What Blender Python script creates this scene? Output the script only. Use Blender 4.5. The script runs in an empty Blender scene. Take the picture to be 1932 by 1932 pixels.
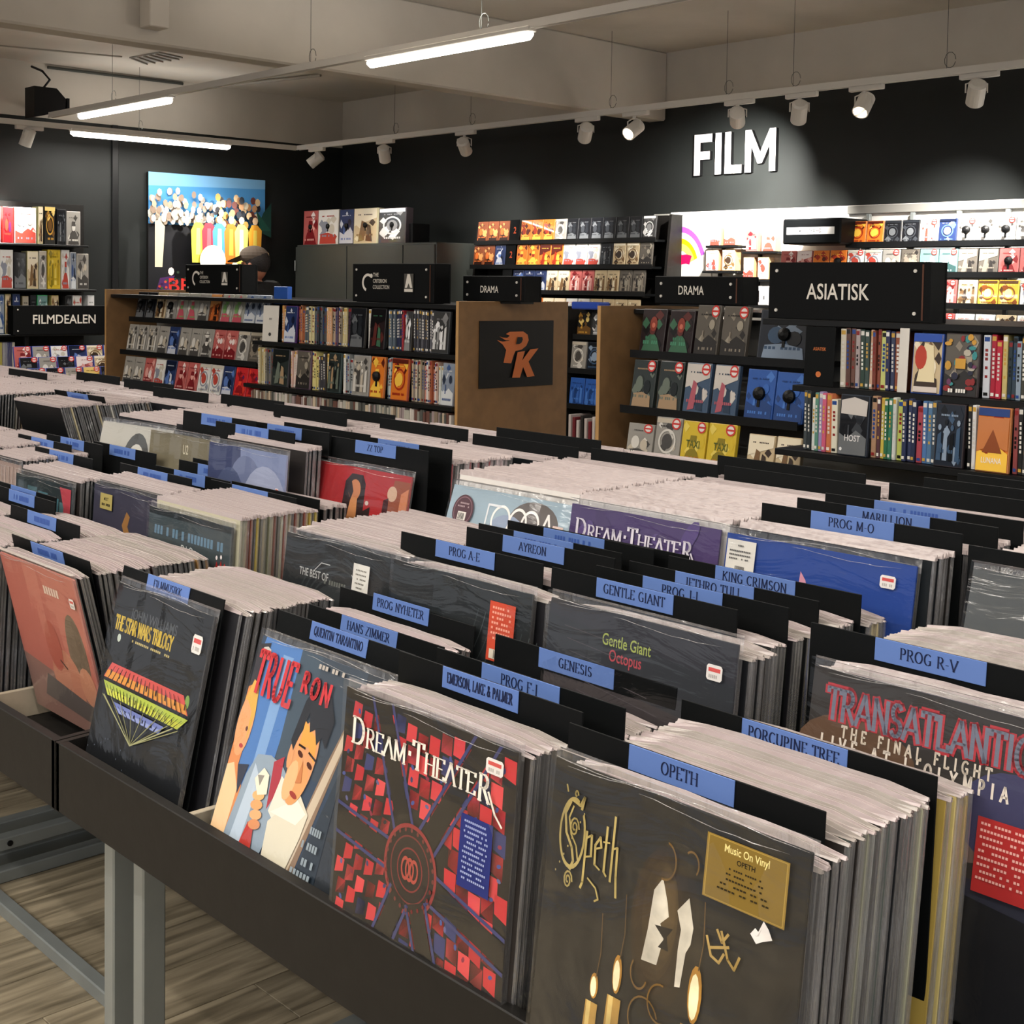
import bpy, bmesh, math, random
from mathutils import Vector, Matrix
rnd = random.Random(7)
C = bpy.context.scene.collection
SC = bpy.context.scene
H = 1.65                       # camera height above the floor; everything below is laid out relative to the camera, then lifted by H

# ------------------------------------------------------------------ camera
F, CX, CY = 2500.0, 966.0, 664.0
YAW, PIT, ROL = 2.3254 - math.pi, .0491, -.0154
fwd = Vector((math.sin(YAW)*math.cos(PIT), math.cos(YAW)*math.cos(PIT), -math.sin(PIT)))
r0 = Vector((math.cos(YAW), -math.sin(YAW), 0)); d0 = fwd.cross(r0)
right = r0*math.cos(ROL) + d0*math.sin(ROL); down = -r0*math.sin(ROL) + d0*math.cos(ROL)
cam = bpy.data.cameras.new('camera'); camo = bpy.data.objects.new('camera', cam); C.objects.link(camo)
camo.matrix_world = Matrix(((right.x, -down.x, -fwd.x, 0), (right.y, -down.y, -fwd.y, 0), (right.z, -down.z, -fwd.z, H), (0, 0, 0, 1)))
cam.sensor_width = 36; cam.lens = F/1932*36
cam.shift_x = 0; cam.shift_y = (CY-966)/1932
cam.clip_start = .05; cam.clip_end = 100
SC.camera = camo

# ------------------------------------------------------------------ world, exposure, shop lamps out of frame
w = bpy.data.worlds.new('world'); SC.world = w; w.use_nodes = True
w.node_tree.nodes['Background'].inputs[0].default_value = (.9, .93, 1, 1)
w.node_tree.nodes['Background'].inputs[1].default_value = .5
SC.view_settings.view_transform = 'Standard'; SC.view_settings.look = 'None'
SC.view_settings.gamma = 1; SC.view_settings.use_curve_mapping = False
SC.view_settings.exposure = 0.13
SC.cycles.max_bounces = 6; SC.cycles.transparent_max_bounces = 12
SC.cycles.caustics_reflective = False; SC.cycles.caustics_refractive = False
TUBE_W = 30.0
def area(name, loc, sx, sy, energy, col=(1, .95, .88), rz=0.0, up=.75):
    l = bpy.data.lights.new(name, 'AREA'); l.shape = 'RECTANGLE'; l.size = sx; l.size_y = sy; l.energy = energy; l.color = col
    o = bpy.data.objects.new(name, l); C.objects.link(o); o.location = (loc[0], loc[1], loc[2]+H); o.rotation_euler = (0, 0, rz)
    # added fill light facing up above each tube, to brighten the ceiling
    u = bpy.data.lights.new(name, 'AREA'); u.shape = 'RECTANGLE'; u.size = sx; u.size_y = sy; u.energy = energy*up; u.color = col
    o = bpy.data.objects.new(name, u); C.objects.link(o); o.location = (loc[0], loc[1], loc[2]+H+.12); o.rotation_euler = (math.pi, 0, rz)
# the same kind of ceiling tubes go on over the customer's side of the shop, behind and beside the camera
for i, (x, y) in enumerate([(-1.6, 1.9), (.6, 3.6), (-2.2, -.6), (.4, .4), (.6, -2.2), (-4.6, .9), (-4.4, -1.8), (-7.0, 1.4), (2.4, 1.6), (-3.4, -1.3), (-1.4, -1.7)]):
    area('tube_and_fill_light', (x, y, 1.24), 1.2, .06, TUBE_W*1.0)

# ------------------------------------------------------------------ helpers
def lin(h, a=1.0):
    if isinstance(h, str):
        h = h.lstrip('#'); h = [int(h[i:i+2], 16)/255 for i in (0, 2, 4)]
    return tuple((c/12.92 if c <= .04045 else ((c+.055)/1.055)**2.4) for c in h[:3]) + (a,)
def ray(px, py):
    return right*((px-CX)/F) + down*((py-CY)/F) + fwd
def at(px, py, ax, val):       # the point of the plane (axis ax = val) seen at a pixel of the photograph
    r = ray(px, py); return r*(val/r[ax])
def newmat(name):
    m = bpy.data.materials.new(name); m.use_nodes = True
    return m, m.node_tree.nodes, m.node_tree.links, m.node_tree.nodes['Principled BSDF']
def mat(name, col, rough=.5, metal=0.0, noise=0.0, scale=20.0, bump=0.0, emit=None, strength=1.0, alpha=1.0, spec=None, coat=0.0):
    m, n, l, b = newmat(name)
    b.inputs['Base Color'].default_value = lin(col); b.inputs['Roughness'].default_value = rough; b.inputs['Metallic'].default_value = metal
    if spec is not None: b.inputs['Specular IOR Level'].default_value = spec
    if coat: b.inputs['Coat Weight'].default_value = coat
    if noise or bump:
        tc = n.new('ShaderNodeTexCoord'); t = n.new('ShaderNodeTexNoise'); t.inputs['Scale'].default_value = scale; t.inputs['Detail'].default_value = 6
        l.new(tc.outputs['Object'], t.inputs['Vector'])
        if noise:
            mx = n.new('ShaderNodeMix'); mx.data_type = 'RGBA'; mx.inputs['A'].default_value = lin(col)
            c = lin(col); mx.inputs['B'].default_value = (c[0]*(1-noise), c[1]*(1-noise), c[2]*(1-noise), 1)
            rp = n.new('ShaderNodeMapRange'); rp.inputs[1].default_value = .35; rp.inputs[2].default_value = .65
            l.new(t.outputs['Fac'], rp.inputs[0]); l.new(rp.outputs[0], mx.inputs['Factor']); l.new(mx.outputs['Result'], b.inputs['Base Color'])
        if bump:
            bp = n.new('ShaderNodeBump'); bp.inputs['Strength'].default_value = bump; bp.inputs['Distance'].default_value = .01
            l.new(t.outputs['Fac'], bp.inputs['Height']); l.new(bp.outputs['Normal'], b.inputs['Normal'])
    if emit:
        b.inputs['Emission Color'].default_value = lin(emit); b.inputs['Emission Strength'].default_value = strength
    return m
def objcol_mat(name, rough=.4):
    m, n, l, b = newmat(name); oi = n.new('ShaderNodeObjectInfo'); l.new(oi.outputs['Color'], b.inputs['Base Color'])
    b.inputs['Roughness'].default_value = rough; return m
def print_mat(name, rough=.4, coat=0.0, wear=0.0):
    m, n, l, b = newmat(name); a = n.new('ShaderNodeAttribute'); a.attribute_name = 'Col'; l.new(a.outputs['Color'], b.inputs['Base Color'])
    b.inputs['Roughness'].default_value = rough; b.inputs['Coat Weight'].default_value = coat; b.inputs['Specular IOR Level'].default_value = .25
    if wear:
        tc = n.new('ShaderNodeTexCoord'); t = n.new('ShaderNodeTexNoise'); t.inputs['Scale'].default_value = 26; t.inputs['Detail'].default_value = 8
        l.new(tc.outputs['Object'], t.inputs['Vector'])
        mx = n.new('ShaderNodeMix'); mx.data_type = 'RGBA'; mx.blend_type = 'MULTIPLY'; mx.inputs['Factor'].default_value = wear
        cr = n.new('ShaderNodeMapRange'); cr.inputs[1].default_value = .3; cr.inputs[2].default_value = .7; cr.inputs[3].default_value = .35; cr.inputs[4].default_value = 1.6
        l.new(t.outputs['Fac'], cr.inputs[0]); l.new(a.outputs['Color'], mx.inputs['A']); l.new(cr.outputs[0], mx.inputs['B']); l.new(mx.outputs['Result'], b.inputs['Base Color'])
    return m
def film_mat(name, base=.07, hi=.35, scale=6.0, bump=.6, rough=.12, stretch=(1, 1, 1), tint=(1, 1, 1), milk=0.0):
    """thin clear plastic: see-through, with wrinkled glossy sheen"""
    m, n, l, b = newmat(name); n.remove(b); out = n['Material Output']
    tr = n.new('ShaderNodeBsdfTransparent'); gl = n.new('ShaderNodeBsdfGlossy'); gl.inputs['Roughness'].default_value = rough; gl.inputs['Color'].default_value = tint+(1,)
    tc = n.new('ShaderNodeTexCoord'); mp = n.new('ShaderNodeMapping'); mp.inputs['Scale'].default_value = stretch
    t = n.new('ShaderNodeTexNoise'); t.inputs['Scale'].default_value = scale; t.inputs['Detail'].default_value = 5; t.inputs['Distortion'].default_value = 1.2
    l.new(tc.outputs['Object'], mp.inputs[0]); l.new(mp.outputs[0], t.inputs['Vector'])
    bp = n.new('ShaderNodeBump'); bp.inputs['Strength'].default_value = bump; bp.inputs['Distance'].default_value = .02
    l.new(t.outputs['Fac'], bp.inputs['Height']); l.new(bp.outputs['Normal'], gl.inputs['Normal'])
    fr = n.new('ShaderNodeLayerWeight'); fr.inputs['Blend'].default_value = .25; l.new(bp.outputs['Normal'], fr.inputs['Normal'])
    mr = n.new('ShaderNodeMapRange'); mr.inputs[3].default_value = base; mr.inputs[4].default_value = hi; l.new(fr.outputs['Facing'], mr.inputs[0])
    mx = n.new('ShaderNodeMixShader'); l.new(mr.outputs[0], mx.inputs[0]); l.new(tr.outputs[0], mx.inputs[1]); l.new(gl.outputs[0], mx.inputs[2])
    last = mx
    if milk:
        df = n.new('ShaderNodeBsdfDiffuse'); df.inputs['Color'].default_value = (.8, .78, .78, 1)
        m2 = n.new('ShaderNodeMixShader'); m2.inputs[0].default_value = milk; l.new(mx.outputs[0], m2.inputs[1]); l.new(df.outputs[0], m2.inputs[2]); last = m2
    l.new(last.outputs[0], out.inputs[0]); return m

class MB:
    def __init__(s): s.v = []; s.f = []; s.c = []; s.m = []
    def face(s, pts, col=(1, 1, 1, 1), mi=0):
        k = len(s.v); s.v += [tuple(p) for p in pts]; s.f.append(tuple(range(k, k+len(pts)))); s.c.append(col); s.m.append(mi)
    def hexa(s, P, col=(1, 1, 1, 1), mi=0):      # P: 8 points, bottom 4 ccw then top 4
        k = len(s.v); s.v += [tuple(p) for p in P]
        for q in ((3, 2, 1, 0), (4, 5, 6, 7), (0, 1, 5, 4), (1, 2, 6, 5), (2, 3, 7, 6), (3, 0, 4, 7)):
            s.f.append(tuple(k+i for i in q)); s.c.append(col); s.m.append(mi)
    def box(s, x0, y0, z0, x1, y1, z1, col=(1, 1, 1, 1), mi=0, M=None):
        P = [Vector(p) for p in ((x0, y0, z0), (x1, y0, z0), (x1, y1, z0), (x0, y1, z0), (x0, y0, z1), (x1, y0, z1), (x1, y1, z1), (x0, y1, z1))]
        if M is not None: P = [M @ p for p in P]
        s.hexa(P, col, mi)
    def bevbox(s, x0, y0, z0, x1, y1, z1, b=.004, col=(1, 1, 1, 1), mi=0):   # chamfered along all edges
        bm = [(x0, x1), (y0, y1), (z0, z1)]; k = len(s.v); idx = {}
        for a in (0, 1):
            for c in (0, 1):
                for d in (0, 1):
                    p = [bm[0][a], bm[1][c], bm[2][d]]; sg = [1-2*a, 1-2*c, 1-2*d]
                    for ax in range(3):
                        q = [p[j]+(0 if j == ax else sg[j]*b) for j in range(3)]
                        idx[(a, c, d, ax)] = len(s.v); s.v.append(tuple(q))
        def add(l):
            s.f.append(tuple(l)); s.c.append(col); s.m.append(mi)
        for ax in range(3):
            o = [j for j in range(3) if j != ax]
            for e in (0, 1):
                l = []
                for (u, w_) in ((0, 0), (1, 0), (1, 1), (0, 1)):
                    t = [0, 0, 0]; t[ax] = e; t[o[0]] = u; t[o[1]] = w_; l.append(idx[(t[0], t[1], t[2], ax)])
                add(l)
            for (u, w_) in ((0, 0), (1, 0), (1, 1), (0, 1)):   # edges along ax
                t0 = [0, 0, 0]; t1 = [0, 0, 0]; t0[o[0]] = t1[o[0]] = u; t0[o[1]] = t1[o[1]] = w_; t1[ax] = 1
                add([idx[(*t0, o[0])], idx[(*t1, o[0])], idx[(*t1, o[1])], idx[(*t0, o[1])]])
        for a in (0, 1):
            for c in (0, 1):
                for d in (0, 1): add([idx[(a, c, d, 0)], idx[(a, c, d, 1)], idx[(a, c, d, 2)]])
    def tube(s, pts, r, n=8, col=(1, 1, 1, 1), mi=0, caps=True):
        pts = [Vector(p) for p in pts]; rings = []; rr = r if isinstance(r, (list, tuple)) else [r]*len(pts)
        up = None
        for i, p in enumerate(pts):
            d = (pts[min(i+1, len(pts)-1)]-pts[max(i-1, 0)]).normalized()
            if up is None: up = d.orthogonal().normalized()
            up = (up - d*up.dot(d)).normalized(); sd = d.cross(up); k = len(s.v)
            s.v += [tuple(p+(up*math.cos(6.28318*j/n)+sd*math.sin(6.28318*j/n))*rr[i]) for j in range(n)]; rings.append(k)
        for a, b in zip(rings, rings[1:]):
            for j in range(n):
                s.f.append((a+j, a+(j+1) % n, b+(j+1) % n, b+j)); s.c.append(col); s.m.append(mi)
        if caps:
            s.f.append(tuple(rings[0]+j for j in range(n))[::-1]); s.c.append(col); s.m.append(mi)
            s.f.append(tuple(rings[-1]+j for j in range(n))); s.c.append(col); s.m.append(mi)
    def ball(s, c, r, n=10, k=6, col=(1, 1, 1, 1), mi=0, M=None):
        c = Vector(c); r = Vector(r if isinstance(r, (tuple, list)) else (r, r, r)); b = len(s.v)
        for i in range(k+1):
            a = math.pi*i/k-math.pi/2
            for j in range(n):
                t = 6.28318*j/n; p = Vector((math.cos(a)*math.cos(t)*r.x, math.cos(a)*math.sin(t)*r.y, math.sin(a)*r.z))
                if M is not None: p = M @ p
                s.v.append(tuple(c+p))
        for i in range(k):
            for j in range(n):
                s.f.append((b+i*n+j, b+i*n+(j+1) % n, b+(i+1)*n+(j+1) % n, b+(i+1)*n+j)); s.c.append(col); s.m.append(mi)
    def mesh(s, name, mats):
        me = bpy.data.meshes.new(name); me.from_pydata(s.v, [], s.f)
        mats = mats if isinstance(mats, (list, tuple)) else [mats]
        for m in mats: me.materials.append(m)
        me.polygons.foreach_set('material_index', s.m)
        a = me.color_attributes.new('Col', 'FLOAT_COLOR', 'CORNER'); d = []
        for f, c in zip(s.f, s.c): d += list(c)*len(f)
        a.data.foreach_set('color', d); me.update(); return me
    def build(s, name, mats, parent=None, loc=None, smooth=False, **kw):
        me = s.mesh(name, mats)
        if smooth: me.polygons.foreach_set('use_smooth', [True]*len(me.polygons))
        return link(name, me, parent, loc, **kw)
def link(name, me, parent=None, loc=None, **kw):
    o = bpy.data.objects.new(name, me); C.objects.link(o)
    if parent is not None: o.parent = parent
    if loc is not None: o.location = loc
    for k, v in kw.items(): o[k] = v
    return o
def empty(name, loc=(0, 0, 0), rz=0.0, rx=0.0, **kw):
    o = link(name, None, None, loc, **kw); o.rotation_euler = (rx, 0, rz); o.empty_display_size = .05; return o
LABELS = {}
def tag(o, label, cat, group=None):
    o['label'] = label; o['category'] = cat
    if group: o['group'] = group
    LABELS.setdefault(label, []).append(o); return o
ORD = 'first second third fourth fifth sixth seventh eighth ninth tenth eleventh twelfth thirteenth fourteenth fifteenth sixteenth seventeenth eighteenth nineteenth twentieth'.split()
def ordn(i):
    if i < 20: return ORD[i]
    d = (i+1)//10; T = {2: 'twent', 3: 'thirt', 4: 'fort', 5: 'fift', 6: 'sixt', 7: 'sevent', 8: 'eight', 9: 'ninet'}[d]
    return T+'y-'+ORD[(i+1) % 10-1] if (i+1) % 10 else T+'ieth'

# ------------------------------------------------------------------ lettering
def arc(cx, cy, rx, ry, a0, a1, n=9):
    return [(cx+rx*math.cos(math.radians(a0+(a1-a0)*i/n)), cy+ry*math.sin(math.radians(a0+(a1-a0)*i/n))) for i in range(n+1)]
V = lambda x, a=0, b=1: [(x, a), (x, b)]
G = {'A': (.74, [[(.02, 0), (.37, 1)], [(.37, 1), (.72, 0)], [(.14, .33), (.6, .33)]]),
 'B': (.62, [V(.1), [(.1, 1), (.32, 1)]+arc(.32, .76, .2, .24, 90, -90)+[(.1, .52)], [(.1, .52), (.34, .52)]+arc(.34, .26, .24, .26, 90, -90)+[(.1, 0)]]),
 'C': (.7, [arc(.4, .5, .34, .5, 48, 312, 14)]), 'D': (.72, [V(.1), [(.1, 1), (.3, 1)]+arc(.3, .5, .36, .5, 90, -90)+[(.1, 0)]]),
 'E': (.6, [V(.1), [(.1, 1), (.54, 1), (.54, .86)], [(.1, .52), (.44, .52)], [(.1, 0), (.56, 0), (.56, .15)]]), 'F': (.56, [V(.1), [(.1, 1), (.54, 1), (.54, .86)], [(.1, .52), (.44, .52)]]),
 'G': (.74, [arc(.4, .5, .34, .5, 48, 318, 14), [(.64, .06), (.64, .42), (.46, .42)]]), 'H': (.74, [V(.1), V(.64), [(.1, .52), (.64, .52)]]),
 'I': (.28, [V(.14)]), 'J': (.42, [[(.28, 1), (.28, .2)]+arc(.14, .2, .14, .2, 0, -140, 5)]), 'K': (.7, [V(.1), [(.62, 1), (.12, .46)], [(.26, .6), (.66, 0)]]),
 'L': (.58, [V(.1), [(.1, 0), (.54, 0), (.54, .16)]]), 'M': (.88, [[(.1, 0), (.12, 1)], [(.12, 1), (.44, .1)], [(.44, .1), (.76, 1)], [(.76, 1), (.78, 0)]]),
 'N': (.76, [V(.1), [(.1, 1), (.66, 0)], V(.66)]), 'O': (.8, [arc(.4, .5, .34, .5, 90, 450, 18)]), 'P': (.58, [V(.1), [(.1, 1), (.3, 1)]+arc(.3, .74, .22, .26, 90, -90)+[(.1, .48)]]),
 'Q': (.8, [arc(.4, .5, .34, .5, 90, 450, 18), [(.42, .2), (.76, -.14)]]), 'R': (.66, [V(.1), [(.1, 1), (.3, 1)]+arc(.3, .75, .22, .25, 90, -90)+[(.1, .5)], [(.3, .5), (.64, 0)]]),
 'S': (.56, [arc(.29, .75, .2, .25, 30, 270, 9)+arc(.29, .25, .22, .25, 90, -150, 9)]), 'T': (.64, [V(.32), [(.02, .86), (.02, 1), (.62, 1), (.62, .86)]]),
 'U': (.74, [[(.1, 1), (.1, .3)]+arc(.37, .3, .27, .3, 180, 360, 8)+[(.64, 1)]]), 'V': (.72, [[(.02, 1), (.36, 0)], [(.36, 0), (.7, 1)]]),
 'W': (1.0, [[(.02, 1), (.26, 0)], [(.26, 0), (.5, 1)], [(.5, 1), (.74, 0)], [(.74, 0), (.98, 1)]]), 'X': (.7, [[(.04, 1), (.66, 0)], [(.64, 1), (.04, 0)]]),
 'Y': (.7, [[(.02, 1), (.34, .48)], [(.68, 1), (.34, .48)], V(.34, 0, .48)]), 'Z': (.62, [[(.06, 1), (.56, 1), (.04, 0), (.58, 0)]]), '-': (.36, [[(.04, .4), (.32, .4)]]),
 '.': (.2, [[(.08, 0), (.08, .08)]]), "'": (.2, [[(.1, .8), (.1, 1)]]), ',': (.22, [[(.12, .08), (.06, -.16)]]), ' ': (.34, []), '*': (.3, [[(.15, .45), (.15, .58)]]),
 '&': (.76, [[(.7, .05), (.25, .75)]+arc(.34, .84, .13, .16, 180, -60, 6)+[(.12, .36)]+arc(.27, .22, .2, .22, 130, 330, 6)+[(.66, .5)]]),
 '2': (.56, [arc(.28, .74, .22, .26, 170, -20, 8)+[(.04, 0), (.54, 0)]]), '1': (.34, [[(.04, .8), (.2, 1), (.2, 0)]]), '^': (.7, [[(.02, 0), (.35, 1)], [(.35, 1), (.68, 0)]])}
def textw(t, sx, sp=.12): return sum((G[c][0]+sp)*sx for c in t)-sp*sx
def bfont(txt):                          # built-in sans face as triangles, height about 0.73 for capitals
    cu = bpy.data.curves.new('t', 'FONT'); cu.body = txt; cu.offset = .012; cu.resolution_u = 3; ob = bpy.data.objects.new('t', cu); C.objects.link(ob)
    dg = bpy.context.evaluated_depsgraph_get(); me = bpy.data.meshes.new_from_object(ob.evaluated_get(dg))
    vs = [(v.co.x, v.co.y) for v in me.vertices]; fs = [tuple(p.vertices) for p in me.polygons]
    bpy.data.objects.remove(ob); bpy.data.meshes.remove(me); bpy.data.curves.remove(cu); return vs, fs
BF = {}
class Art:
    """flat print built as thin coloured polygons: x right, z up, facing -y"""
    def __init__(s, w, h, eps=.00008): s.b = MB(); s.w = w; s.h = h; s.e = eps; s.n = 1; s.oz = 0.0
    def P(s, x, z): return (x*s.w, -s.n*s.e, z*s.h+s.oz)
    def poly(s, pts, col): s.b.face([s.P(*p) for p in pts], lin(col)); s.n += 1; return s
    def rect(s, x0, z0, x1, z1, col): return s.poly([(x0, z0), (x1, z0), (x1, z1), (x0, z1)], col)
    def ell(s, cx, cz, rx, rz, col, n=18, rot=0):
        c, d = math.cos(rot), math.sin(rot)
        return s.poly([(cx+rx*math.cos(t)*c-rz*math.sin(t)*d, cz+rx*math.cos(t)*d+rz*math.sin(t)*c) for t in [6.28318*i/n for i in range(n)]], col)
    def ring(s, cx, cz, rx, rz, t, col, a0=0, a1=360, n=24):
        o = arc(cx, cz, rx, rz, a0, a1, n); i = arc(cx, cz, rx-t, rz-t*rz/rx, a0, a1, n)
        for k in range(n): s.b.face([s.P(*o[k]), s.P(*i[k]), s.P(*i[k+1]), s.P(*o[k+1])], lin(col))
        s.n += 1; return s
    def line(s, pts, t, col, t2=None, keep=False):     # t2: thin width for horizontal runs
        for a, b in zip(pts, pts[1:]):
            dx, dz = (b[0]-a[0])*s.w, (b[1]-a[1])*s.h; L = math.hypot(dx, dz) or 1e-6
            tt = t if t2 is None else t2+(t-t2)*abs(dz)/L
            ox, oz = -dz/L*tt/2, dx/L*tt/2; ex, ez = dx/L*tt*.25, dz/L*tt*.25
            x0, z0, x1, z1 = a[0]*s.w-ex, a[1]*s.h-ez+s.oz, b[0]*s.w+ex, b[1]*s.h+ez+s.oz; y = -s.n*s.e
            s.b.face([(x0-ox, y, z0-oz), (x1-ox, y, z1-oz), (x1+ox, y, z1+oz), (x0+ox, y, z0+oz)], lin(col))
        if not keep: s.n += 1
        return s
    def text(s, t, x, z, hgt, sx, col, thick=.13, thin=None, serif=False, sp=.12, shear=0.0, anchor='l', slope=0.0, wmap=None):
        if anchor == 'c': x -= textw(t, sx, sp)/2/s.w*1.0 if True else 0
        X = x*s.w; Z = z*s.h; X0 = X
        for c in t:
            gw, st = G[c]
            for pl in st:
                q = [((X+p[0]*sx+shear*p[1]*hgt)/s.w, (Z+p[1]*hgt+slope*(X-X0))/s.h) for p in pl]
                s.line(q, thick*hgt, col, None if thin is None else thin*hgt, keep=True)
                if serif:
                    for e, o in ((pl[0], pl[1]), (pl[-1], pl[-2])):
                        if abs(o[1]-e[1]) > .6*abs(o[0]-e[0]) and (e[1] < .02 or e[1] > .98):
                            s.line([((X+(e[0]-.11)*sx)/s.w, (Z+e[1]*hgt)/s.h), ((X+(e[0]+.11)*sx)/s.w, (Z+e[1]*hgt)/s.h)], (thin or thick)*hgt, col, keep=True)
            X += (gw+sp)*sx
        s.n += 1; return s
    def sans(s, t, x, z, hgt, col, wid=1.0, anchor='l', slope=0.0):
        if t not in BF: BF[t] = bfont(t)
        vs, fs = BF[t]; k = hgt/.7; mx = max(v[0] for v in vs); mn = min(v[0] for v in vs)
        X = x*s.w-(mn+(mx-mn)/2 if anchor == 'c' else 0)*k*wid; Z = z*s.h; y = -s.n*s.e; b = len(s.b.v)
        s.b.v += [(X+v[0]*k*wid, y, Z+v[1]*k+slope*v[0]*k) for v in vs]
        for f in fs: s.b.f.append(tuple(b+i for i in f)); s.b.c.append(lin(col)); s.b.m.append(0)
        s.n += 1; return s
    def marks(s, x, z, w, h, col, r, n=12):          # unreadably small writing
        for i in range(n):
            if r.random() < .82: s.b.face([s.P(x+w*i/n, z), s.P(x+w*(i+.72)/n, z), s.P(x+w*(i+.72)/n, z+h), s.P(x+w*i/n, z+h)], lin(col))
        s.n += 1; return s
    def build(s, name, m, parent, **kw): return s.b.build(name, m, parent, **kw)

# ------------------------------------------------------------------ materials
M = {}
M['black_board'] = mat('black_board', '#191715', .55, spec=.25, noise=.25, scale=30, bump=.05)
M['black_metal'] = mat('black_metal', '#0e0f10', .45, spec=.3)
M['sign_black'] = mat('sign_black', '#08090a', .6, spec=.15)
M['black_plastic'] = mat('black_plastic', '#0b0d0e', .5, spec=.12, bump=.04, scale=60)
M['wall_black'] = mat('wall_black', '#1e2120', .6, spec=.3, noise=.3, scale=1.6, bump=.12)
M['plaster'] = mat('plaster', '#cbc4b9', .85, noise=.16, scale=1.3, bump=.5)
M['plaster2'] = mat('plaster_dark', '#9c968d', .85, noise=.12, scale=2.0, bump=.4)
M['mdf'] = mat('mdf', '#856440', .6, noise=.18, scale=14, bump=.04)
M['mdf_edge'] = mat('mdf_edge', '#b98f5a', .6)
M['pale_board'] = mat('pale_board', '#b9ad98', .6, noise=.1, scale=40)
M['white'] = mat('white_lacquer', '#d9d4cc', .45)
M['panel_white'] = mat('panel_white', '#e9e6df', .5)
M['panel_grey'] = mat('panel_grey', '#8f8d87', .5)
M['steel'] = mat('steel_grey', '#8d9290', .42, metal=.25, noise=.12, scale=8)
M['cabinet'] = mat('cabinet_grey', '#3c3f3b', .5, noise=.15, scale=3)
M['tag_blue'] = mat('tag_blue', '#5c79b6', .55, spec=.3)
M['letter_white'] = mat('letter_white', '#f4f1ec', .5)
M['led'] = mat('led_diffuser', '#ffffff', .5, emit='#fff6ea', strength=9)
M['lens'] = mat('lamp_lens', '#ffffff', .4, emit='#fff7ec', strength=25)
M['lens_dim'] = mat('lamp_lens_off_axis', '#cfcac0', .3)
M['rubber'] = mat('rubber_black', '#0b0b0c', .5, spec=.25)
M['skin'] = mat('skin', '#a0684f', .55, noise=.1, scale=20)
M['hair'] = mat('hair', '#1a1210', .7, bump=.5, scale=80)
M['shirt'] = mat('shirt_black', '#0c0d10', .85, bump=.15, scale=50)
M['cap'] = mat('cap_cloth', '#6a5d52', .85)
M['bronze'] = mat('bronze_edge', '#5d3a2a', .4, metal=.5)
M['print'] = print_mat('print', .45); M['print_gloss'] = print_mat('print_gloss', .3, coat=.35)
M['print_worn'] = print_mat('print_worn', .4, wear=.55)
M['obj'] = objcol_mat('object_colour', .42); M['obj_sleeve'] = objcol_mat('sleeve_board', .5)
M['obj_sleeve'].node_tree.nodes['Principled BSDF'].inputs['Specular IOR Level'].default_value = .3
M['bag'] = film_mat('clear_sleeve', .018, .24, 5.0, .5, .13, (1, 1, 1.6))
M['bag_edge'] = film_mat('clear_sleeve_folds', .08, .4, 40.0, .8, .22, (1, 1, .25), milk=.07)
m, n, l, b = newmat('sleeve_lip')          # the open, slightly milky lip of a plastic outer sleeve
b.inputs['Base Color'].default_value = lin('#d8cfcf'); b.inputs['Roughness'].default_value = .28; b.inputs['Subsurface Weight'].default_value = 0
oi = n.new('ShaderNodeObjectInfo'); mr = n.new('ShaderNodeMix'); mr.data_type = 'RGBA'; mr.inputs['A'].default_value = lin('#a39c95'); mr.inputs['B'].default_value = lin('#b5a6a7'); l.new(oi.outputs['Random'], mr.inputs['Factor'])
tc = n.new('ShaderNodeTexCoord'); t = n.new('ShaderNodeTexNoise'); t.inputs['Scale'].default_value = 55; l.new(tc.outputs['Object'], t.inputs['Vector'])
bp = n.new('ShaderNodeBump'); bp.inputs['Strength'].default_value = .35; bp.inputs['Distance'].default_value = .006; l.new(t.outputs['Fac'], bp.inputs['Height']); l.new(bp.outputs['Normal'], b.inputs['Normal'])
l.new(mr.outputs['Result'], b.inputs['Base Color']); b.inputs['Alpha'].default_value = .9
M['lip'] = m
m, n, l, b = newmat('oak_plank')           # grey-brown laminate plank, grain along y
tc = n.new('ShaderNodeTexCoord'); mp = n.new('ShaderNodeMapping'); mp.inputs['Scale'].default_value = (14, 1.1, 1); oi = n.new('ShaderNodeObjectInfo')
va = n.new('ShaderNodeVectorMath'); va.operation = 'ADD'; sc_ = n.new('ShaderNodeVectorMath'); sc_.operation = 'SCALE'; sc_.inputs['Scale'].default_value = 9
l.new(oi.outputs['Location'], sc_.inputs[0]); l.new(tc.outputs['Object'], va.inputs[0]); l.new(sc_.outputs[0], va.inputs[1]); l.new(va.outputs[0], mp.inputs[0])
t = n.new('ShaderNodeTexNoise'); t.inputs['Scale'].default_value = 2.2; t.inputs['Detail'].default_value = 9; t.inputs['Distortion'].default_value = .6; l.new(mp.outputs[0], t.inputs['Vector'])
cr = n.new('ShaderNodeValToRGB'); cr.color_ramp.elements[0].position = .33; cr.color_ramp.elements[0].color = lin('#6f6552'); cr.color_ramp.elements[1].position = .66; cr.color_ramp.elements[1].color = lin('#b8aa90')
l.new(t.outputs['Fac'], cr.inputs[0]); hs = n.new('ShaderNodeHueSaturation'); mr = n.new('ShaderNodeMapRange'); mr.inputs[3].default_value = .8; mr.inputs[4].default_value = 1.12
l.new(oi.outputs['Random'], mr.inputs[0]); l.new(mr.outputs[0], hs.inputs['Value']); l.new(cr.outputs[0], hs.inputs['Color']); l.new(hs.outputs[0], b.inputs['Base Color']); b.inputs['Roughness'].default_value = .42
bp = n.new('ShaderNodeBump'); bp.inputs['Strength'].default_value = .15; bp.inputs['Distance'].default_value = .01; l.new(t.outputs['Fac'], bp.inputs['Height']); l.new(bp.outputs['Normal'], b.inputs['Normal'])
M['plank'] = m

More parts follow.
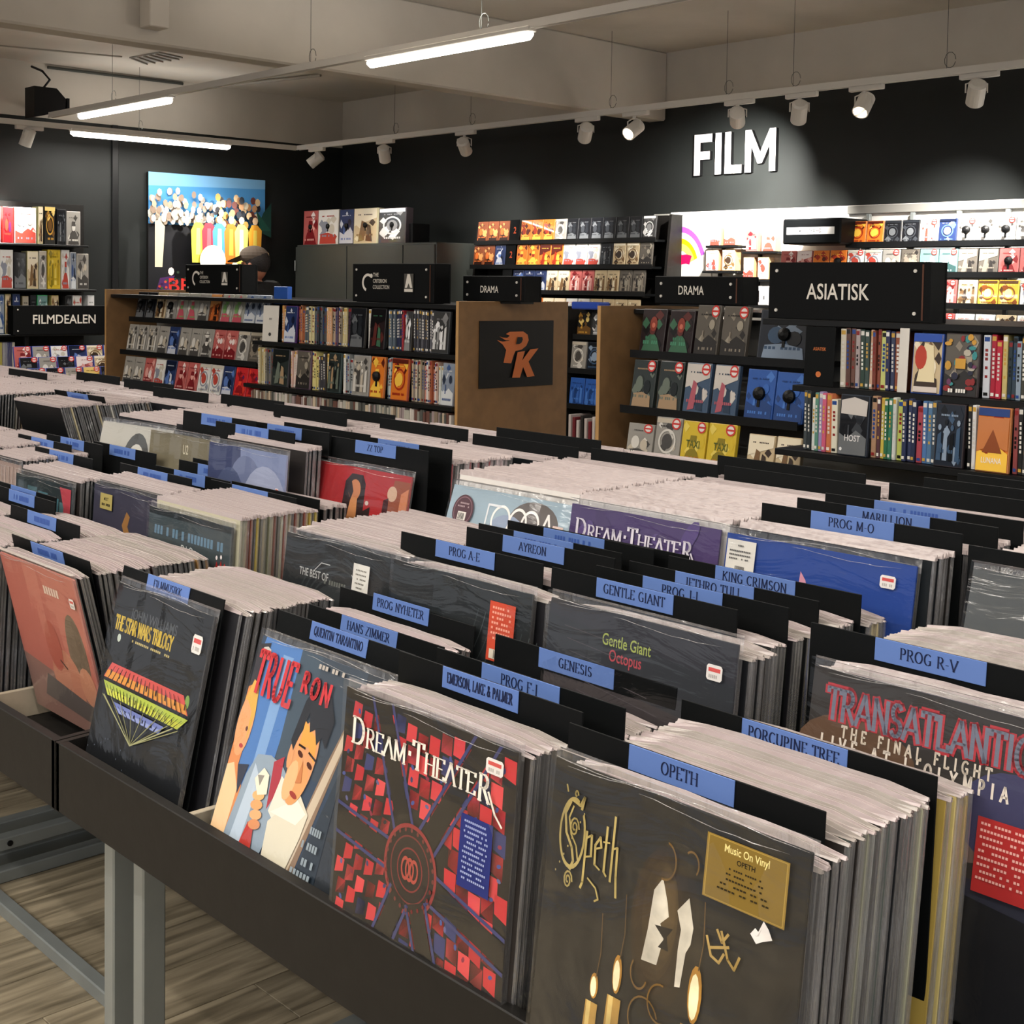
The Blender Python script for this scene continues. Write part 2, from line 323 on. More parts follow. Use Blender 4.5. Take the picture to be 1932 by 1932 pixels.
# ------------------------------------------------------------------ room
FL = -H; XW, YW = -11.0, 7.95
def struct(o, sub=None): o['kind'] = 'structure'; return o
b = MB(); b.box(XW-.3, -4, FL-.12, 5, YW+.3, FL-.004); floor = struct(b.build('floor', M['plank']))
pw, plen = .19, 1.25
b = MB(); b.bevbox(.0012, .0012, -.008, pw-.0012, plen-.0012, 0, .001); pm = b.mesh('plank', M['plank'])
for i in range(20):
    off = (i*.43) % plen
    for j in range(4):
        o = link('plank', pm, floor, (-4.9+i*pw, -.4+off+j*plen-.6, FL))
def wallbox(name, parts):
    b = MB(); ms = []
    for (x0, y0, z0, x1, y1, z1, m_) in parts:
        if m_ not in ms: ms.append(m_)
        b.box(x0, y0, z0, x1, y1, z1, mi=ms.index(m_))
    return struct(b.build(name, [M[k] for k in ms]))
ZB_F, ZB_L, ZTOP = 1.41, 1.37, 1.83
wallbox('wall_back', [(XW-.25, YW, FL, 4.5, YW+.25, ZB_F, 'wall_black'), (XW-.25, YW, ZB_F, 4.5, YW+.25, ZTOP, 'plaster')])
wallbox('wall_left', [(XW-.25, -3, FL, XW, YW, ZB_L, 'wall_black'), (XW-.25, -3, ZB_L, XW, YW, ZTOP, 'plaster')])
XB, ZBM, ZC1 = -6.75, 1.83, 1.83
b = MB(); b.box(XW-.25, -4, ZC1, 4.5, YW+.25, ZC1+.2); struct(b.build('ceiling', M['plaster']))
# thin concrete downstand beam running to the back wall
b = MB(); b.bevbox(XB-.17, -4, 1.305, XB, YW, ZC1, .012); struct(b.build('trim_1', M['plaster']))
# joint lines of the soffit, as shallow battens
for (a, c) in (((0, 86), (230, 107)), ((0, 118), (400, 166))):
    p, q = at(*a, 2, ZBM-.004), at(*c, 2, ZBM-.004); b = MB(); b.tube([p, q], .008, 6); struct(b.build('trim_3', M['plaster2']))
# vertical trim strip of the left wall
p = at(216, 260, 0, XW); q = at(219, 700, 0, XW); b = MB(); b.bevbox(XW, p.y-.03, FL, XW+.02, p.y+.03, ZB_L, .004); struct(b.build('trim_4', M['black_metal']))
# white stub of a duct hanging from the high ceiling in front of the beam face
p = at(283, 48, 0, XB+.12); q = at(320, 53, 0, XB+.12)
b = MB(); b.bevbox(XB+.001, p.y, p.z, XB+.12, q.y, ZC1, .005); o = b.build('duct', M['plaster']); tag(o, 'white boxed duct stub hanging from the ceiling at upper left', 'duct')
# vent panel in the soffit
t = empty('ceiling_vent', at(290, 110, 2, ZBM-.012)); tag(t, 'grey ceiling vent panel set in the soffit above the left wall', 'vent')
c0 = at(244, 110, 2, ZBM-.012); c1 = at(270, 121, 2, ZBM-.012); c2 = at(345, 110, 2, ZBM-.012); c3 = at(300, 100, 2, ZBM-.012)
b = MB(); P = [p-t.location for p in (c0, c1, c2, c3)]; b.hexa([p for p in P]+[p+Vector((0, 0, .015)) for p in P]); b.build('frame', M['panel_grey'], t)
for k in range(5):
    f = (k+.5)/5; a = P[0].lerp(P[3], f); c = P[1].lerp(P[2], f); b = MB(); b.tube([a-Vector((0, 0, .004)), c-Vector((0, 0, .004))], .01, 4); b.build('slat', M['plaster2'], t)

# ------------------------------------------------------------------ ceiling tracks, tubes and spotlights
S = 1.25
def track(name, a, c, label, drop=.0):
    a, c = Vector(a), Vector(c); t = empty(name, (a+c)/2); tag(t, label, 'track'); d = (c-a).normalized(); sd = Vector((-d.y, d.x, 0))
    b = MB(); h = .014
    P = [a-sd*h, c-sd*h, c+sd*h, a+sd*h]; P = [p-t.location for p in P]; b.hexa([p for p in P]+[p+Vector((0, 0, .03)) for p in P]); b.build('rail', M['white'], t)
    for s in (-1, 1):
        b = MB(); P = [a+sd*s*.012, c+sd*s*.012, c+sd*s*.02, a+sd*s*.02]; P = [p-t.location+Vector((0, 0, -.012)) for p in P]; b.hexa([p for p in P]+[p+Vector((0, 0, .012)) for p in P]); b.build('lip', M['white'], t)
    return t
ya, yb = 3.6*S, 5.62*S
tA = track('ceiling_track', (-9.9, ya-.09, S), (1.5, ya, S), 'white ceiling track carrying two lit tubes across the middle of the shop')
tB = track('ceiling_track', (-10.42, yb, S), (1.5, yb-.02, S), 'white ceiling track with spotlights running along the film wall')
tC = track('ceiling_track', (-10.60, 2.6, S), (-10.44, yb, S), 'white ceiling track running along the left wall above the poster')
def wire(pt, top, label, loop=True):
    x, y, z = pt; b = MB(); b.tube([(x, y, z), (x, y, top)], .0016, 5, caps=False)
    if loop: b.tube([(x+.02+.035*math.cos(q), y, z+.05+.045*math.sin(q)) for q in [i*.6 for i in range(11)]], .0018, 5, caps=False)
    o = b.build('suspension_wire', M['cabinet']); tag(o, label, 'wire')
for i, (px, py, lab) in enumerate([(908, 45, 'thin wire with a coiled loop above the right end of the longest tube'), (586, 110, 'thin wire with a loop above the middle track, left of the long tube'), (212, 180, 'thin wire with a loop above the left end of the short tube')]):
    p = at(px, py+12, 1, ya); wire((p.x, ya, S+.03), ZC1, lab)
for px, lab in ((744, 'wire with loop above the third spotlight of the film wall track'), (888, 'wire with loop above the fourth spotlight of the film wall track'), (1152, 'wire with loop left of the lit spotlight near the film lettering'), (1370, 'wire above the spotlight that hangs over the film lettering'), (1496, 'wire above the spotlight right of the film lettering'), (1786, 'wire nearest the right end of the film wall track')):
    p = at(px, 264-(px-640)*.125+10, 1, yb); wire((p.x, yb, S+.03), ZC1, lab)
p = at(263, 245, 0, -8.45*S); wire((p.x, p.y, S+.03), ZBM, 'wire with loop above the tube beside the left wall')
def tube_lamp(a, c, label, up=.6):
    a, c = Vector(a), Vector(c); mid = (a+c)/2; d = (c-a); L = d.length; rz = math.atan2(d.y, d.x)
    t = empty('tube_lamp', mid, rz); tag(t, label, 'lamp', 'linear tube lamps on the ceiling tracks')
    b = MB(); b.bevbox(-L/2, -.03, -.005, L/2, .03, .02, .004); b.build('housing', M['white'], t)
    b = MB(); n_ = 6
    pts = [(-L/2+.004, 0, -.016)]+[(-L/2+.03, 0, -.018)]+[(L/2-.03, 0, -.018)]+[(L/2-.004, 0, -.016)]
    b.tube(pts, [.012, .027, .027, .012], 12); b.build('diffuser', M['led'], t, smooth=True)
    area('tube_and_fill_light', (mid.x, mid.y, mid.z-.05), L-.05, .05, TUBE_W, rz=rz, up=up)
def ontrack(px, py, which):
    if which == 'A': p = at(px, py, 1, ya-.03); return (p.x, ya-.045*(1-(p.x+9.9)/11.4)*2, S-.02)
    f = at(px, py, 2, S-.02); return (-10.60+.16*(f.y-2.6)/(yb-2.6), f.y, S-.02)
tube_lamp(ontrack(702, 112, 'A'), ontrack(1010, 64, 'A'), 'long bright tube lamp at top centre of the photo')
tube_lamp(ontrack(163, 210, 'A'), ontrack(335, 184, 'A'), 'short-looking bright tube lamp left of the long one, on the same track', .12)
tube_lamp(ontrack(134, 246, 'C'), ontrack(442, 273, 'C'), 'bright tube lamp along the left wall, just above the poster', .12)
W_AT = lambda x, y, yy=YW: tuple(at(x, y, 1, yy))
def spot(px, py, rail, aim, label, lit=True, energy=60, size=42, lens=False, scale=1.0):
    ax, val = (1, yb) if rail == 'B' else (0, -10.57)
    p = at(px, py, ax, val); r = .05*scale; L = .145*scale
    hz = p.z
    t = empty('spotlight', (p.x, p.y, S-.03)); tag(t, label, 'spotlight', 'white spotlights on the ceiling tracks')
    o = Vector((0, 0, hz-(S-.03)))           # centre of the head
    b = MB()
    if rail == 'B': b.bevbox(-.1, -.018, -.012, .13, .018, .035, .004)
    else: b.bevbox(-.018, -.1, -.012, .018, .13, .035, .004)
    b.build('adapter', M['white'], t)
    d = (Vector(aim)-Vector((p.x, p.y, hz))).normalized()
    sd = d.cross(Vector((0, 0, 1)))
    sd = sd.normalized() if sd.length > .05 else Vector((1, 0, 0))
    b = MB(); b.tube([(0, 0, -.01), (0, 0, -.03)], .012, 8)
    top = Vector((0, 0, -.03)); a1 = o+sd*(r+.008); a2 = o-sd*(r+.008)
    b.tube([a1, a1+Vector((0, 0, (top-o).z*.8)), top+sd*.02, top-sd*.02, a2+Vector((0, 0, (top-o).z*.8)), a2], .005, 6); b.build('yoke', M['white'], t)
    up = sd.cross(d)
    b = MB(); b.tube([o-d*L*.5, o-d*L*.42, o+d*L*.5, o+d*L*.5, o+d*L*.42], [r*.7, r, r, r*.88, r*.86], 24, caps=False)
    b.tube([o-d*L*.5, o-d*L*.499], [r*.7, .001], 24, caps=False); hd = b.build('head', M['white'], t, smooth=False)
    b = MB(); b.tube([o+d*L*.43, o+d*L*.44], r*.87, 20); b.build('lens', M['lens'] if lit else M['lens_dim'], t)
    b = MB(); b.tube([o+sd*(r+.001), o+sd*(r+.006)], .009, 8); b.build('tilt_screw', M['rubber'], t)
    if energy:
        li = bpy.data.lights.new('spot_beam', 'SPOT'); li.energy = energy; li.spot_size = math.radians(size); li.spot_blend = 1.0; li.shadow_soft_size = .04; li.color = (1, .96, .9)
        q = link('spot_beam', li); q.location = Vector((p.x, p.y, hz))+d*(L*.55); q.rotation_euler = d.to_track_quat('-Z', 'Y').to_euler()
spot(52, 259, 'C', (-10.95, 4.3, .1), 'spotlight hanging at the far left above the book shelves', energy=480, size=60)
spot(596, 301, 'B', (-10.9, 6.3, .3), 'spotlight in the corner where the two tracks meet', energy=190, size=52)
spot(725, 290, 'B', (-9.9, 7.9, -.2), 'spotlight second from the corner, above the dark cabinets', energy=45, size=60)
spot(876, 276, 'B', W_AT(930, 420, 7.8), 'spotlight third from the corner, tilted to the right', energy=130, size=60)
spot(1105, 250, 'B', W_AT(1060, 470, 7.8), 'spotlight with its head tilted steeply, left of a glaring one', energy=260, size=55)
spot(1196, 244, 'B', (-6.2, 4.3, -.6), 'spotlight with a glaring lens, left of the film lettering', energy=90, size=60)
spot(1391, 221, 'B', W_AT(1400, 378), 'spotlight seen from behind, directly over the film lettering', energy=600, size=78)
spot(1508, 211, 'B', W_AT(1480, 480, 7.8), 'spotlight just right of the film lettering, side view', energy=480, size=62)
spot(1630, 197, 'B', (-4.2, 5.2, -.9), 'spotlight with a glaring lens, right of the film lettering', energy=80, size=60)
spot(1842, 175, 'B', W_AT(1790, 470, 7.8), 'spotlight nearest the right edge of the photo', energy=420, size=66)
for (x, y, ax_, ay_) in ((-2.6, yb, -3.3, 7.8), (-.6, yb, -1.2, 7.8)):
    li = bpy.data.lights.new('spot_beam', 'SPOT'); li.energy = 300; li.spot_size = 1.1; li.spot_blend = .6; q = link('spot_beam', li); q.location = (x, y, S-.1)
    q.rotation_euler = (Vector((ax_, ay_, .1))-Vector((x, y, S-.1))).to_track_quat('-Z', 'Y').to_euler()
# speaker on the left wall
p = at(85, 195, 0, XW+.35); t = empty('wall_speaker', p); tag(t, 'black loudspeaker on a bracket high on the left wall', 'speaker')
b = MB()
prof = [(-.13, -.13), (-.13, .12), (.06, .12), (.14, .04), (.13, -.05), (.02, -.09)]
P0 = [Vector((-.09, y, z)) for y, z in prof]; P1 = [Vector((.09, y, z)) for y, z in prof]
b.face(P0[::-1]); b.face(P1)
for i in range(6): b.face([P0[i], P0[(i+1) % 6], P1[(i+1) % 6], P1[i]])
b.build('body', M['rubber'], t)
b = MB(); b.box(-.09, .15, -.07, .09, .17, .05); b.build('grille', M['rubber'], t)
b = MB(); b.tube([(-.05, 0, .12), (-.02, .05, .2), (-.12, .03, .28), (-.33, .03, .34)], .01, 6); b.build('cable', M['rubber'], t)
b = MB(); b.tube([(-.35, 0, 0), (-.08, 0, 0)], .02, 8); b.build('bracket', M['black_metal'], t)
# round black sensor and a coiled cable on the back wall above the corner
p = at(609, 233, 1, YW-.02); b = MB(); b.tube([(0, .02, 0), (0, -.03, 0), (0, -.05, 0)], [.055, .05, .01], 16); o = b.build('camera_dome', M['rubber'], None, p, smooth=True); tag(o, 'small round black camera dome on the wall above the corner', 'camera')
p = at(597, 250, 1, YW-.02); b = MB(); b.tube([(-.06+.0*k+.05*math.sin(k*.9), 0, .07-.018*k) for k in range(10)]+[(.1+.03*math.sin(k), 0, -.09+.02*k) for k in range(6)], .012, 6); o = b.build('cable', M['rubber'], None, p); tag(o, 'loosely coiled dark cable on the wall below the round camera dome', 'cable')
b = MB(); p, q = at(396, 165, 2, ZBM-.02), at(605, 142, 2, ZBM-.02); b.tube([p, q], .014, 6); o = b.build('conduit', M['plaster2']); tag(o, 'thin painted conduit running under the soffit toward the corner', 'conduit')
b = MB(); p, q = at(90, 127, 0, XW+.02), at(345, 158, 0, XW+.02); b.tube([p, q], .014, 6); o = b.build('conduit', M['cabinet']); tag(o, 'dark conduit along the top of the left wall above the speaker', 'conduit')

# ------------------------------------------------------------------ FILM wall: lettering, bright panel, racks
ys = YW-.035
def wp(px, py, y=ys): return at(px, py, 1, y)
q0 = wp(1309, 331.5); 
def solid(polys, name, y0, y1, m_, parent, loc):
    b = MB()
    for pts in polys:
        k = len(pts); lo = Vector(loc); A_ = [Vector((p.x, y0, p.z))-lo for p in pts]; B_ = [Vector((p.x, y1, p.z))-lo for p in pts]
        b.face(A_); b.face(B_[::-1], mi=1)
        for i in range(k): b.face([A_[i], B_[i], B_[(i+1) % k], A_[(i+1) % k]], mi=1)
    return b.build(name, m_, parent)
c4 = lambda x, y: wp(1060+x/4.2, 60+y/4.2)
t = empty('wall_lettering', c4(1370, 1125)); tag(t, 'white raised letters reading FILM on the black back wall', 'sign')
loc = t.location
# true letter boxes on the wall plane, taken from their corners
xs = [c4(v, 1120).x for v in (1045, 1100, 1185, 1208)]
def L4(pts, zb, zt, x0, x1): return [Vector((x0+(x1-x0)*u, 0, zb+(zt-zb)*v)) for u, v in pts]
zb, zt = c4(1070, 1140).z, c4(1070, 817).z
xF0, xF1 = c4(1045, 1140).x, c4(1186, 1130).x; xI0, xI1 = c4(1211, 1128).x, c4(1260, 1128).x; xL0, xL1 = c4(1288, 1120).x, c4(1422, 1115).x; xM0, xM1 = c4(1448, 1112).x, c4(1690, 1098).x
for nm, pts, x0, x1 in (('letter_f', [(0, 0), (.34, 0), (.34, .38), (.88, .38), (.88, .58), (.34, .58), (.34, .8), (1, .8), (1, 1), (0, 1)], xF0, xF1),
        ('letter_i', [(0, 0), (1, 0), (1, 1), (0, 1)], xI0, xI1), ('letter_l', [(0, 0), (1, 0), (1, .2), (.36, .2), (.36, 1), (0, 1)], xL0, xL1),
        ('letter_m', [(0, 0), (.2, 0), (.2, .62), (.42, .2), (.56, .2), (.8, .62), (.8, 0), (1, 0), (1, 1), (.8, 1), (.5, .46), (.2, 1), (0, 1)], xM0, xM1)):
    pts = L4(pts, zb, zt, x0, x1); solid([pts], nm, ys-.0, YW-.001, [M['letter_white'], M['rubber']], t, loc)  # letter sides black: the shade on them is put into their colour
# white back panel with its grey edge strip
pa, pb = at(1265, 406, 1, 7.9), at(1240, 420, 1, 7.9)
b = MB(); b.bevbox(pa.x, 7.9, FL, 4.4, 7.945, pa.z+.02, .004); struct(b.build('trim_5', M['panel_white']))
b = MB(); b.bevbox(pb.x-.02, 7.88, FL, pa.x-.002, 7.945, pa.z+.01, .004); struct(b.build('trim_6', M['panel_grey']))
b = MB(); b.bevbox(at(1600, 400, 1, 7.88).x, 7.87, pa.z-.04, 4.4, 7.898, pa.z+.015, .003); struct(b.build('trim_7', M['panel_grey']))
# poster with bright concentric bands
pA, pB = at(1262, 408, 1, 7.89), at(1345, 404, 1, 7.89); zl = at(1262, 545, 1, 7.89).z; W_, H_ = pB.x-pA.x, pA.z-zl
t = empty('wall_poster', (pA.x, 7.885, zl)); tag(t, 'white poster with a pink, yellow and violet spiral beside the dark film rack', 'poster')
b = MB(); b.bevbox(0, 0, 0, W_, .008, H_, .002); b.build('sheet', M['panel_white'], t)
a = Art(W_, H_, .0004); rr = (W_*.62)/H_
for f, c in ((1, '#a04fe0'), (.86, '#ffffff'), (.72, '#f0b010'), (.6, '#ffe060'), (.42, '#ffffff')): a.ring(.28, .28, .6*f, .6*f*W_/H_*1.25, .1, c, 90-70, 180)
a.ring(.3, .27, .56, .56*W_/H_*1.25, .09, '#d81c68', 100, 175); a.ring(.42, .12, .42, .42*W_/H_*1.1, .15, '#e8104e', 70, 185); a.ell(.3, .05, .22, .08, '#ffe25a')
a.build('print', M['print'], t)

# ---- film cases -----------------------------------------------------------------------
PAL = {'o': ('#e07c2c', ('#a8321c', '#f9c84e', '#5a1d12'), 'orange'), 'b': ('#7a4024', ('#c9682f', '#2a1510', '#d9975a'), 'brown'), 'w': ('#e4e2de', ('#8c8f9c', '#b8483c', '#c9c2b4'), 'white'),
 'k': ('#15161a', ('#3a3d42', '#6a6d70', '#22252a'), 'black'), 'g': ('#5e5850', ('#8d8375', '#2d2a28', '#a09888'), 'grey-brown'), 'n': ('#27365f', ('#5a78b8', '#c9cdd8', '#141c34'), 'navy'),
 'y': ('#e2b93f', ('#8a4a1c', '#f7e9a0', '#5a3a20'), 'yellow'), 'c': ('#cdb893', ('#7a5c3c', '#3c2e24', '#efe3c8'), 'cream'), 'r': ('#b8605c', ('#e3a59c', '#7a1f24', '#efe0dc'), 'pinkish red'),
 't': ('#6f9391', ('#b7cfcb', '#34504f', '#d7e0dc'), 'teal'), 's': ('#9a968f', ('#d9d5cd', '#4a4744', '#c3b8a6'), 'silvery'), 'p': ('#a8a89c', ('#7fae6a', '#c95a68', '#e0ded2'), 'pale patterned'),
 'q': ('#8a94a4', ('#40588a', '#d5d8da', '#2b3446'), 'blue-grey'), 'B': ('#2f5aa8', ('#4a7ac8', '#23427c', '#3a68b8'), 'blue'), 'R': ('#c22a2e', ('#e0402f', '#8a1a20', '#5a2450'), 'red'),
 'a': ('#1d1b18', ('#c8963c', '#6a4a22', '#e6c878'), 'black and gold'), 'e': ('#1f2530', ('#3e5570', '#8a9bb0', '#101318'), 'dark blue'), 'd': ('#241719', ('#5c2a26', '#3f6a50', '#0d0a0b'), 'dark'),
 'f': ('#2b3230', ('#6b7468', '#a88c6c', '#151a19'), 'dark green'), 'h': ('#41556e', ('#b05a66', '#2a3a4e', '#d0c8c0'), 'slate blue'), 'x': ('#d6b832', ('#b89a22', '#8a7a1c', '#e8d060'), 'yellow'), 'z': ('#3c3c3c', ('#d8d8d6', '#8a8a8a', '#f4f4f4'), 'dark silvery')}
CASES, PRINTS = {}, {}
def case_mesh(w_, h_, d_):
    k = (round(w_, 3), round(h_, 3), round(d_, 3))
    if k not in CASES:
        b = MB(); b.bevbox(0, 0, 0, *k[:1], k[2], k[1], .0018); CASES[k] = b.mesh('film_case', M['obj'])
    return CASES[k]
def cover(code, w_, h_, var=0, sticker=False, extra=None):
    k = (code, round(w_, 3), round(h_, 3), var, sticker, extra)
    if k in PRINTS: return PRINTS[k]
    r = random.Random(hash((ord(code[0]), var)) & 0xffff); base, ac, _ = PAL[code]; a = Art(w_, h_, .00025)
    a.rect(.03, .02, .97, .98, base); lay = var % 6; cc = (base,)+ac
    for _ in range(9): a.poly([(max(.03, min(.97, x)), max(.02, min(.98, z))) for x, z in ((lambda cx, cz, q: [(cx-q, cz), (cx+.02, cz-q*.7), (cx+q*.9, cz+.01), (cx-.01, cz+q*.8)])(r.uniform(.1, .9), r.uniform(.1, .9), r.uniform(.08, .22)))], r.choice(cc))
    if lay == 0: a.poly([(.1, .02), (.9, .02), (.72, .34), (.6, .42), (.4, .42), (.26, .34)], ac[1]); a.ell(.5, .54, .13, .13, ac[0], 12); a.poly([(.36, .56), (.64, .56), (.62, .7), (.38, .7)], ac[1])
    elif lay == 1: a.ell(.34, .5, .16, .17, ac[0], 12); a.ell(.68, .44, .14, .15, ac[2], 12); a.poly([(.1, .02), (.9, .02), (.86, .26), (.5, .34), (.14, .3)], ac[1])
    elif lay == 2: a.poly([(.03, .02), (.97, .02), (.97, .3), (.6, .42), (.3, .28), (.03, .36)], ac[1]); a.ell(.7, .62, .12, .1, ac[2], 12); a.poly([(.3, .28), (.38, .28), (.37, .5), (.32, .5)], ac[0])
    elif lay == 3: a.poly([(.03, .5), (.97, .72), (.97, .98), (.03, .98)], ac[2]); a.poly([(.2, .06), (.46, .1), (.5, .6), (.34, .66)], ac[0]); a.poly([(.52, .08), (.8, .06), (.72, .5), (.58, .56)], ac[1])
    elif lay == 4: a.ring(.5, .5, .34, .26, .06, ac[0]); a.ell(.5, .5, .2, .16, ac[1], 14); a.rect(.03, .88, .97, .98, ac[2])
    else:
        for k in range(4): a.poly([(.08+.22*k, .1), (.24+.22*k, .1), (.22+.22*k, .55+.1*(k % 2)), (.1+.22*k, .5+.1*(k % 2))], ac[k % 3]); a.ell(.16+.22*k, .62+.08*(k % 2), .06, .05, ac[(k+1) % 3], 8)
    if extra is None: a.marks(.14, .12+.1*(var % 2), .7, .055, ac[0], r, 9); a.marks(.2, .8, .6, .03, ac[1], r, 10)
    elif extra == 'TAXI': a.sans('TAXI', .5, .44, h_*.16, '#4c5a1e', .72, 'c'); a.marks(.2, .2, .62, .06, '#b87a2a', r, 9)
    elif extra == 'face': a.ell(.52, .66, .15, .17, '#8a3a2c', 14); a.ell(.52, .63, .07, .06, '#c8705a', 10); a.marks(.16, .2, .7, .08, '#4f9070', r, 8); a.marks(.24, .32, .5, .06, '#3f7a5c', r, 6)
    elif extra == 'HOST': a.poly([(.06, .68), (.94, .66), (.96, .9), (.5, .96), (.06, .9)], '#c9c2bc'); a.sans('HOST', .5, .24, h_*.1, '#d8d8d8', .8, 'c'); a.ell(.12, .1, .05, .03, '#e8e8e8', 8)
    elif extra == 'LUNANA': a.rect(.03, .86, .97, .98, '#27407c'); a.poly([(.03, .3), (.5, .42), (.97, .34), (.97, .84), (.03, .84)], '#c47a48'); a.poly([(.2, .3), (.5, .66), (.8, .3)], '#8a4a2a'); a.sans('LUNANA', .5, .14, h_*.085, '#f0ece4', .66, 'c')
    elif extra == 'bands': a.rect(.03, .86, .97, .98, '#2c4fa8'); a.poly([(.2, .2), (.8, .2), (.7, .8), (.4, .84)], '#e9d9b0'); a.ell(.3, .6, .2, .2, '#b8402c', 12); a.rect(.1, .03, .9, .12, '#d8ccc4')
    elif extra == 'busy':
        for _ in range(26): a.ell(.1+.8*r.random(), .1+.85*r.random(), .06+.06*r.random(), .03+.05*r.random(), r.choice(['#3c8a8c', '#8a2c2c', '#c9963c', '#2a2a3c', '#6c3a5c', '#b8b0a0']), 7)
        a.rect(.36, .44, .66, .6, '#c9983c'); a.marks(.2, .06, .6, .06, '#f0ece4', r, 8)
    if sticker: a.ell(.8, .88, .17, .12, '#e8e0dc', 14); a.ring(.8, .88, .17, .12, .05, '#cc3a34'); a.rect(.68, .86, .92, .9, '#cc3a34')
    PRINTS[k] = a.b.mesh('cover_print', M['print_gloss']); return PRINTS[k]
TAGM = None
def sec_tag():
    global TAGM
    if TAGM is None:
        b = MB(); b.tube([(0, 0, 0), (0, -.012, 0), (0, -.02, 0)], [.026, .024, .008], 14, col=(1, 1, 1, 1)); b.box(-.006, -.004, -.05, .006, .0, -.02); TAGM = b.mesh('security_tag', M['rubber'])
    return TAGM
NCASE = [0]
def case(label, pos, w_, h_, d_, code, var=0, tilt=0.0, rz=0.0, sticker=False, tagged=False, extra=None, group=None, cat='film case', name='film_case'):
    me = case_mesh(w_, h_, d_); o = link(name, me, None, pos); o.rotation_euler = (-tilt, 0, rz); o.color = lin(PAL[code][0] if code not in 'w' else '#bcbcb8'); tag(o, label, cat, group)
    c = link('cover_print', cover(code, w_, h_, var, sticker, extra), o, (0, 0, 0))
    if tagged: link('security_tag', sec_tag(), o, (w_*.5, -.002, h_*.52))
    NCASE[0] += 1; return o
def face_row(where, shelf, codes, pL, pR, y, tilt=.12, asp=.71, var=None, group=None, gap=.06, hmul=1.0, ax=1, stick='', tagd='', shelfboard=None, extras=None, xr=None):
    """a row of face-out cases between two pixels of the photo, on the plane y (ax=1) or x (ax=0)"""
    A, B = at(*pL, ax, y), at(*pR, ax, y); z = (A.z+B.z)/2; n_ = len(codes); k = 0 if ax == 1 else 1
    u0, u1 = A[k], B[k]; pit = (u1-u0)/n_; w_ = pit*(1-gap); h_ = w_/asp*hmul; cnt = sum(1 for c in codes if c not in ' D'); j = 0
    last = None
    for i, c in enumerate(codes):
        u = u0+i*pit+pit*gap/2+rnd.uniform(-.002, .002)
        if c == ' ': continue
        if c == 'D':
            b = MB(); b.bevbox(0, 0, 0, w_*.9, .004, h_*1.04, .001); o = b.build('shelf_divider', M['black_plastic'], None, (u, y, z)); o.rotation_euler = (-tilt, 0, 0)
            tag(o, f'black divider card with a numeral on the {shelf} of the {where}', 'divider'); a = Art(w_, h_, .0006); a.sans('2', .5, .4, h_*.3, '#c0502c', .9, 'c'); a.build('numeral', M['print'], o); continue
        low = c.lower() if c.isupper() and c not in 'BR' else c
        low = c if c in PAL else {'S': 's', 'K': 'k', 'Y': 'c', 'T': 't'}.get(c, c.lower())
        tg = i in tagd if not isinstance(tagd, str) else False
        v = (last[1] if last and last[0] == c and rnd.random() < .75 else rnd.randrange(6)); last = (c, v)
        lab = f"{PAL[low][2]} film case{' with round black tag' if tg else ''}, {ordn(j)} from left, {shelf}, {where}"
        pos = Vector((u, y, z)) if ax == 1 else Vector((y, u, z))
        case(lab, pos, w_, h_, .014, low, v, tilt, 0 if ax == 1 else math.pi/2, i in stick if not isinstance(stick, str) else False, tg, (extras or {}).get(i), group=group)
        j += 1
    if shelfboard:
        b = MB(); d = shelfboard
        if ax == 1: b.bevbox(0, -.012, -.022, (u1-u0)+.03, d, -.004, .002); b.box(0, -.016, -.022, (u1-u0)+.03, -.012, .014); loc = (u0-.015, y, z)
        else: b.bevbox(-d, 0, -.022, .012, (u1-u0)+.03, -.004, .002); b.box(.012, 0, -.022, .016, (u1-u0)+.03, .014); loc = (y, u0-.015, z)
        return b, Vector(loc), w_, h_
    return w_, h_, A, B
def rack(name, label, cat='rack'):
    t = empty(name); tag(t, label, cat); return t
def shelf_child(parent, ret, m_='black_metal', name='shelf'):
    b, loc, w_, h_ = ret; b.build(name, M[m_], parent, loc-parent.location); return loc, w_, h_
def wr(x, y): return (860+x/3.578, 380+y/3.578)
Y1 = 7.62
# dark rack left of the bright panel
p0 = at(882, 455, 1, Y1); t = rack('wall_rack', 'black slanted film rack on the back wall, left of the spiral poster'); t.location = (p0.x, Y1, FL)
LW = 'dark left wall rack'
rws = [('top shelf', 'bbbDoooskkkkkkz', wr(140, 270), wr(1345, 262), Y1+.06), ('second shelf', 'bbnDoooowwwkccg', wr(112, 437), wr(1322, 438), Y1+.04), ('third shelf', '   Dnnnccrrccgg', wr(90, 606), wr(1272, 615), Y1+.02), ('fourth shelf', '     coccwwcccc', wr(70, 790), wr(1235, 800), Y1)]
for sh, cs, a_, c_, y_ in rws:
    loc, w_, h_ = shelf_child(t, face_row(LW, sh, cs, a_, c_, y_, tilt=.1, shelfboard=.2, group='film cases in the dark left wall rack', stick={3: 1} and ()))
zt = at(885, 418, 1, Y1+.1).z
pr = at(1240, 410, 1, Y1)
b = MB(); b.bevbox(0, .24, 0, pr.x-p0.x, .27, zt-FL, .004); b.build('back_panel', M['black_board'], t)
for x in (-.03, pr.x-p0.x): b = MB(); b.hexa([Vector(q) for q in ((x, -.1, 0), (x+.025, -.1, 0), (x+.025, .27, 0), (x, .27, 0), (x, .14, zt-FL), (x+.025, .14, zt-FL), (x+.025, .27, zt-FL), (x, .27, zt-FL))]); b.build('side_panel', M['black_board'], t)
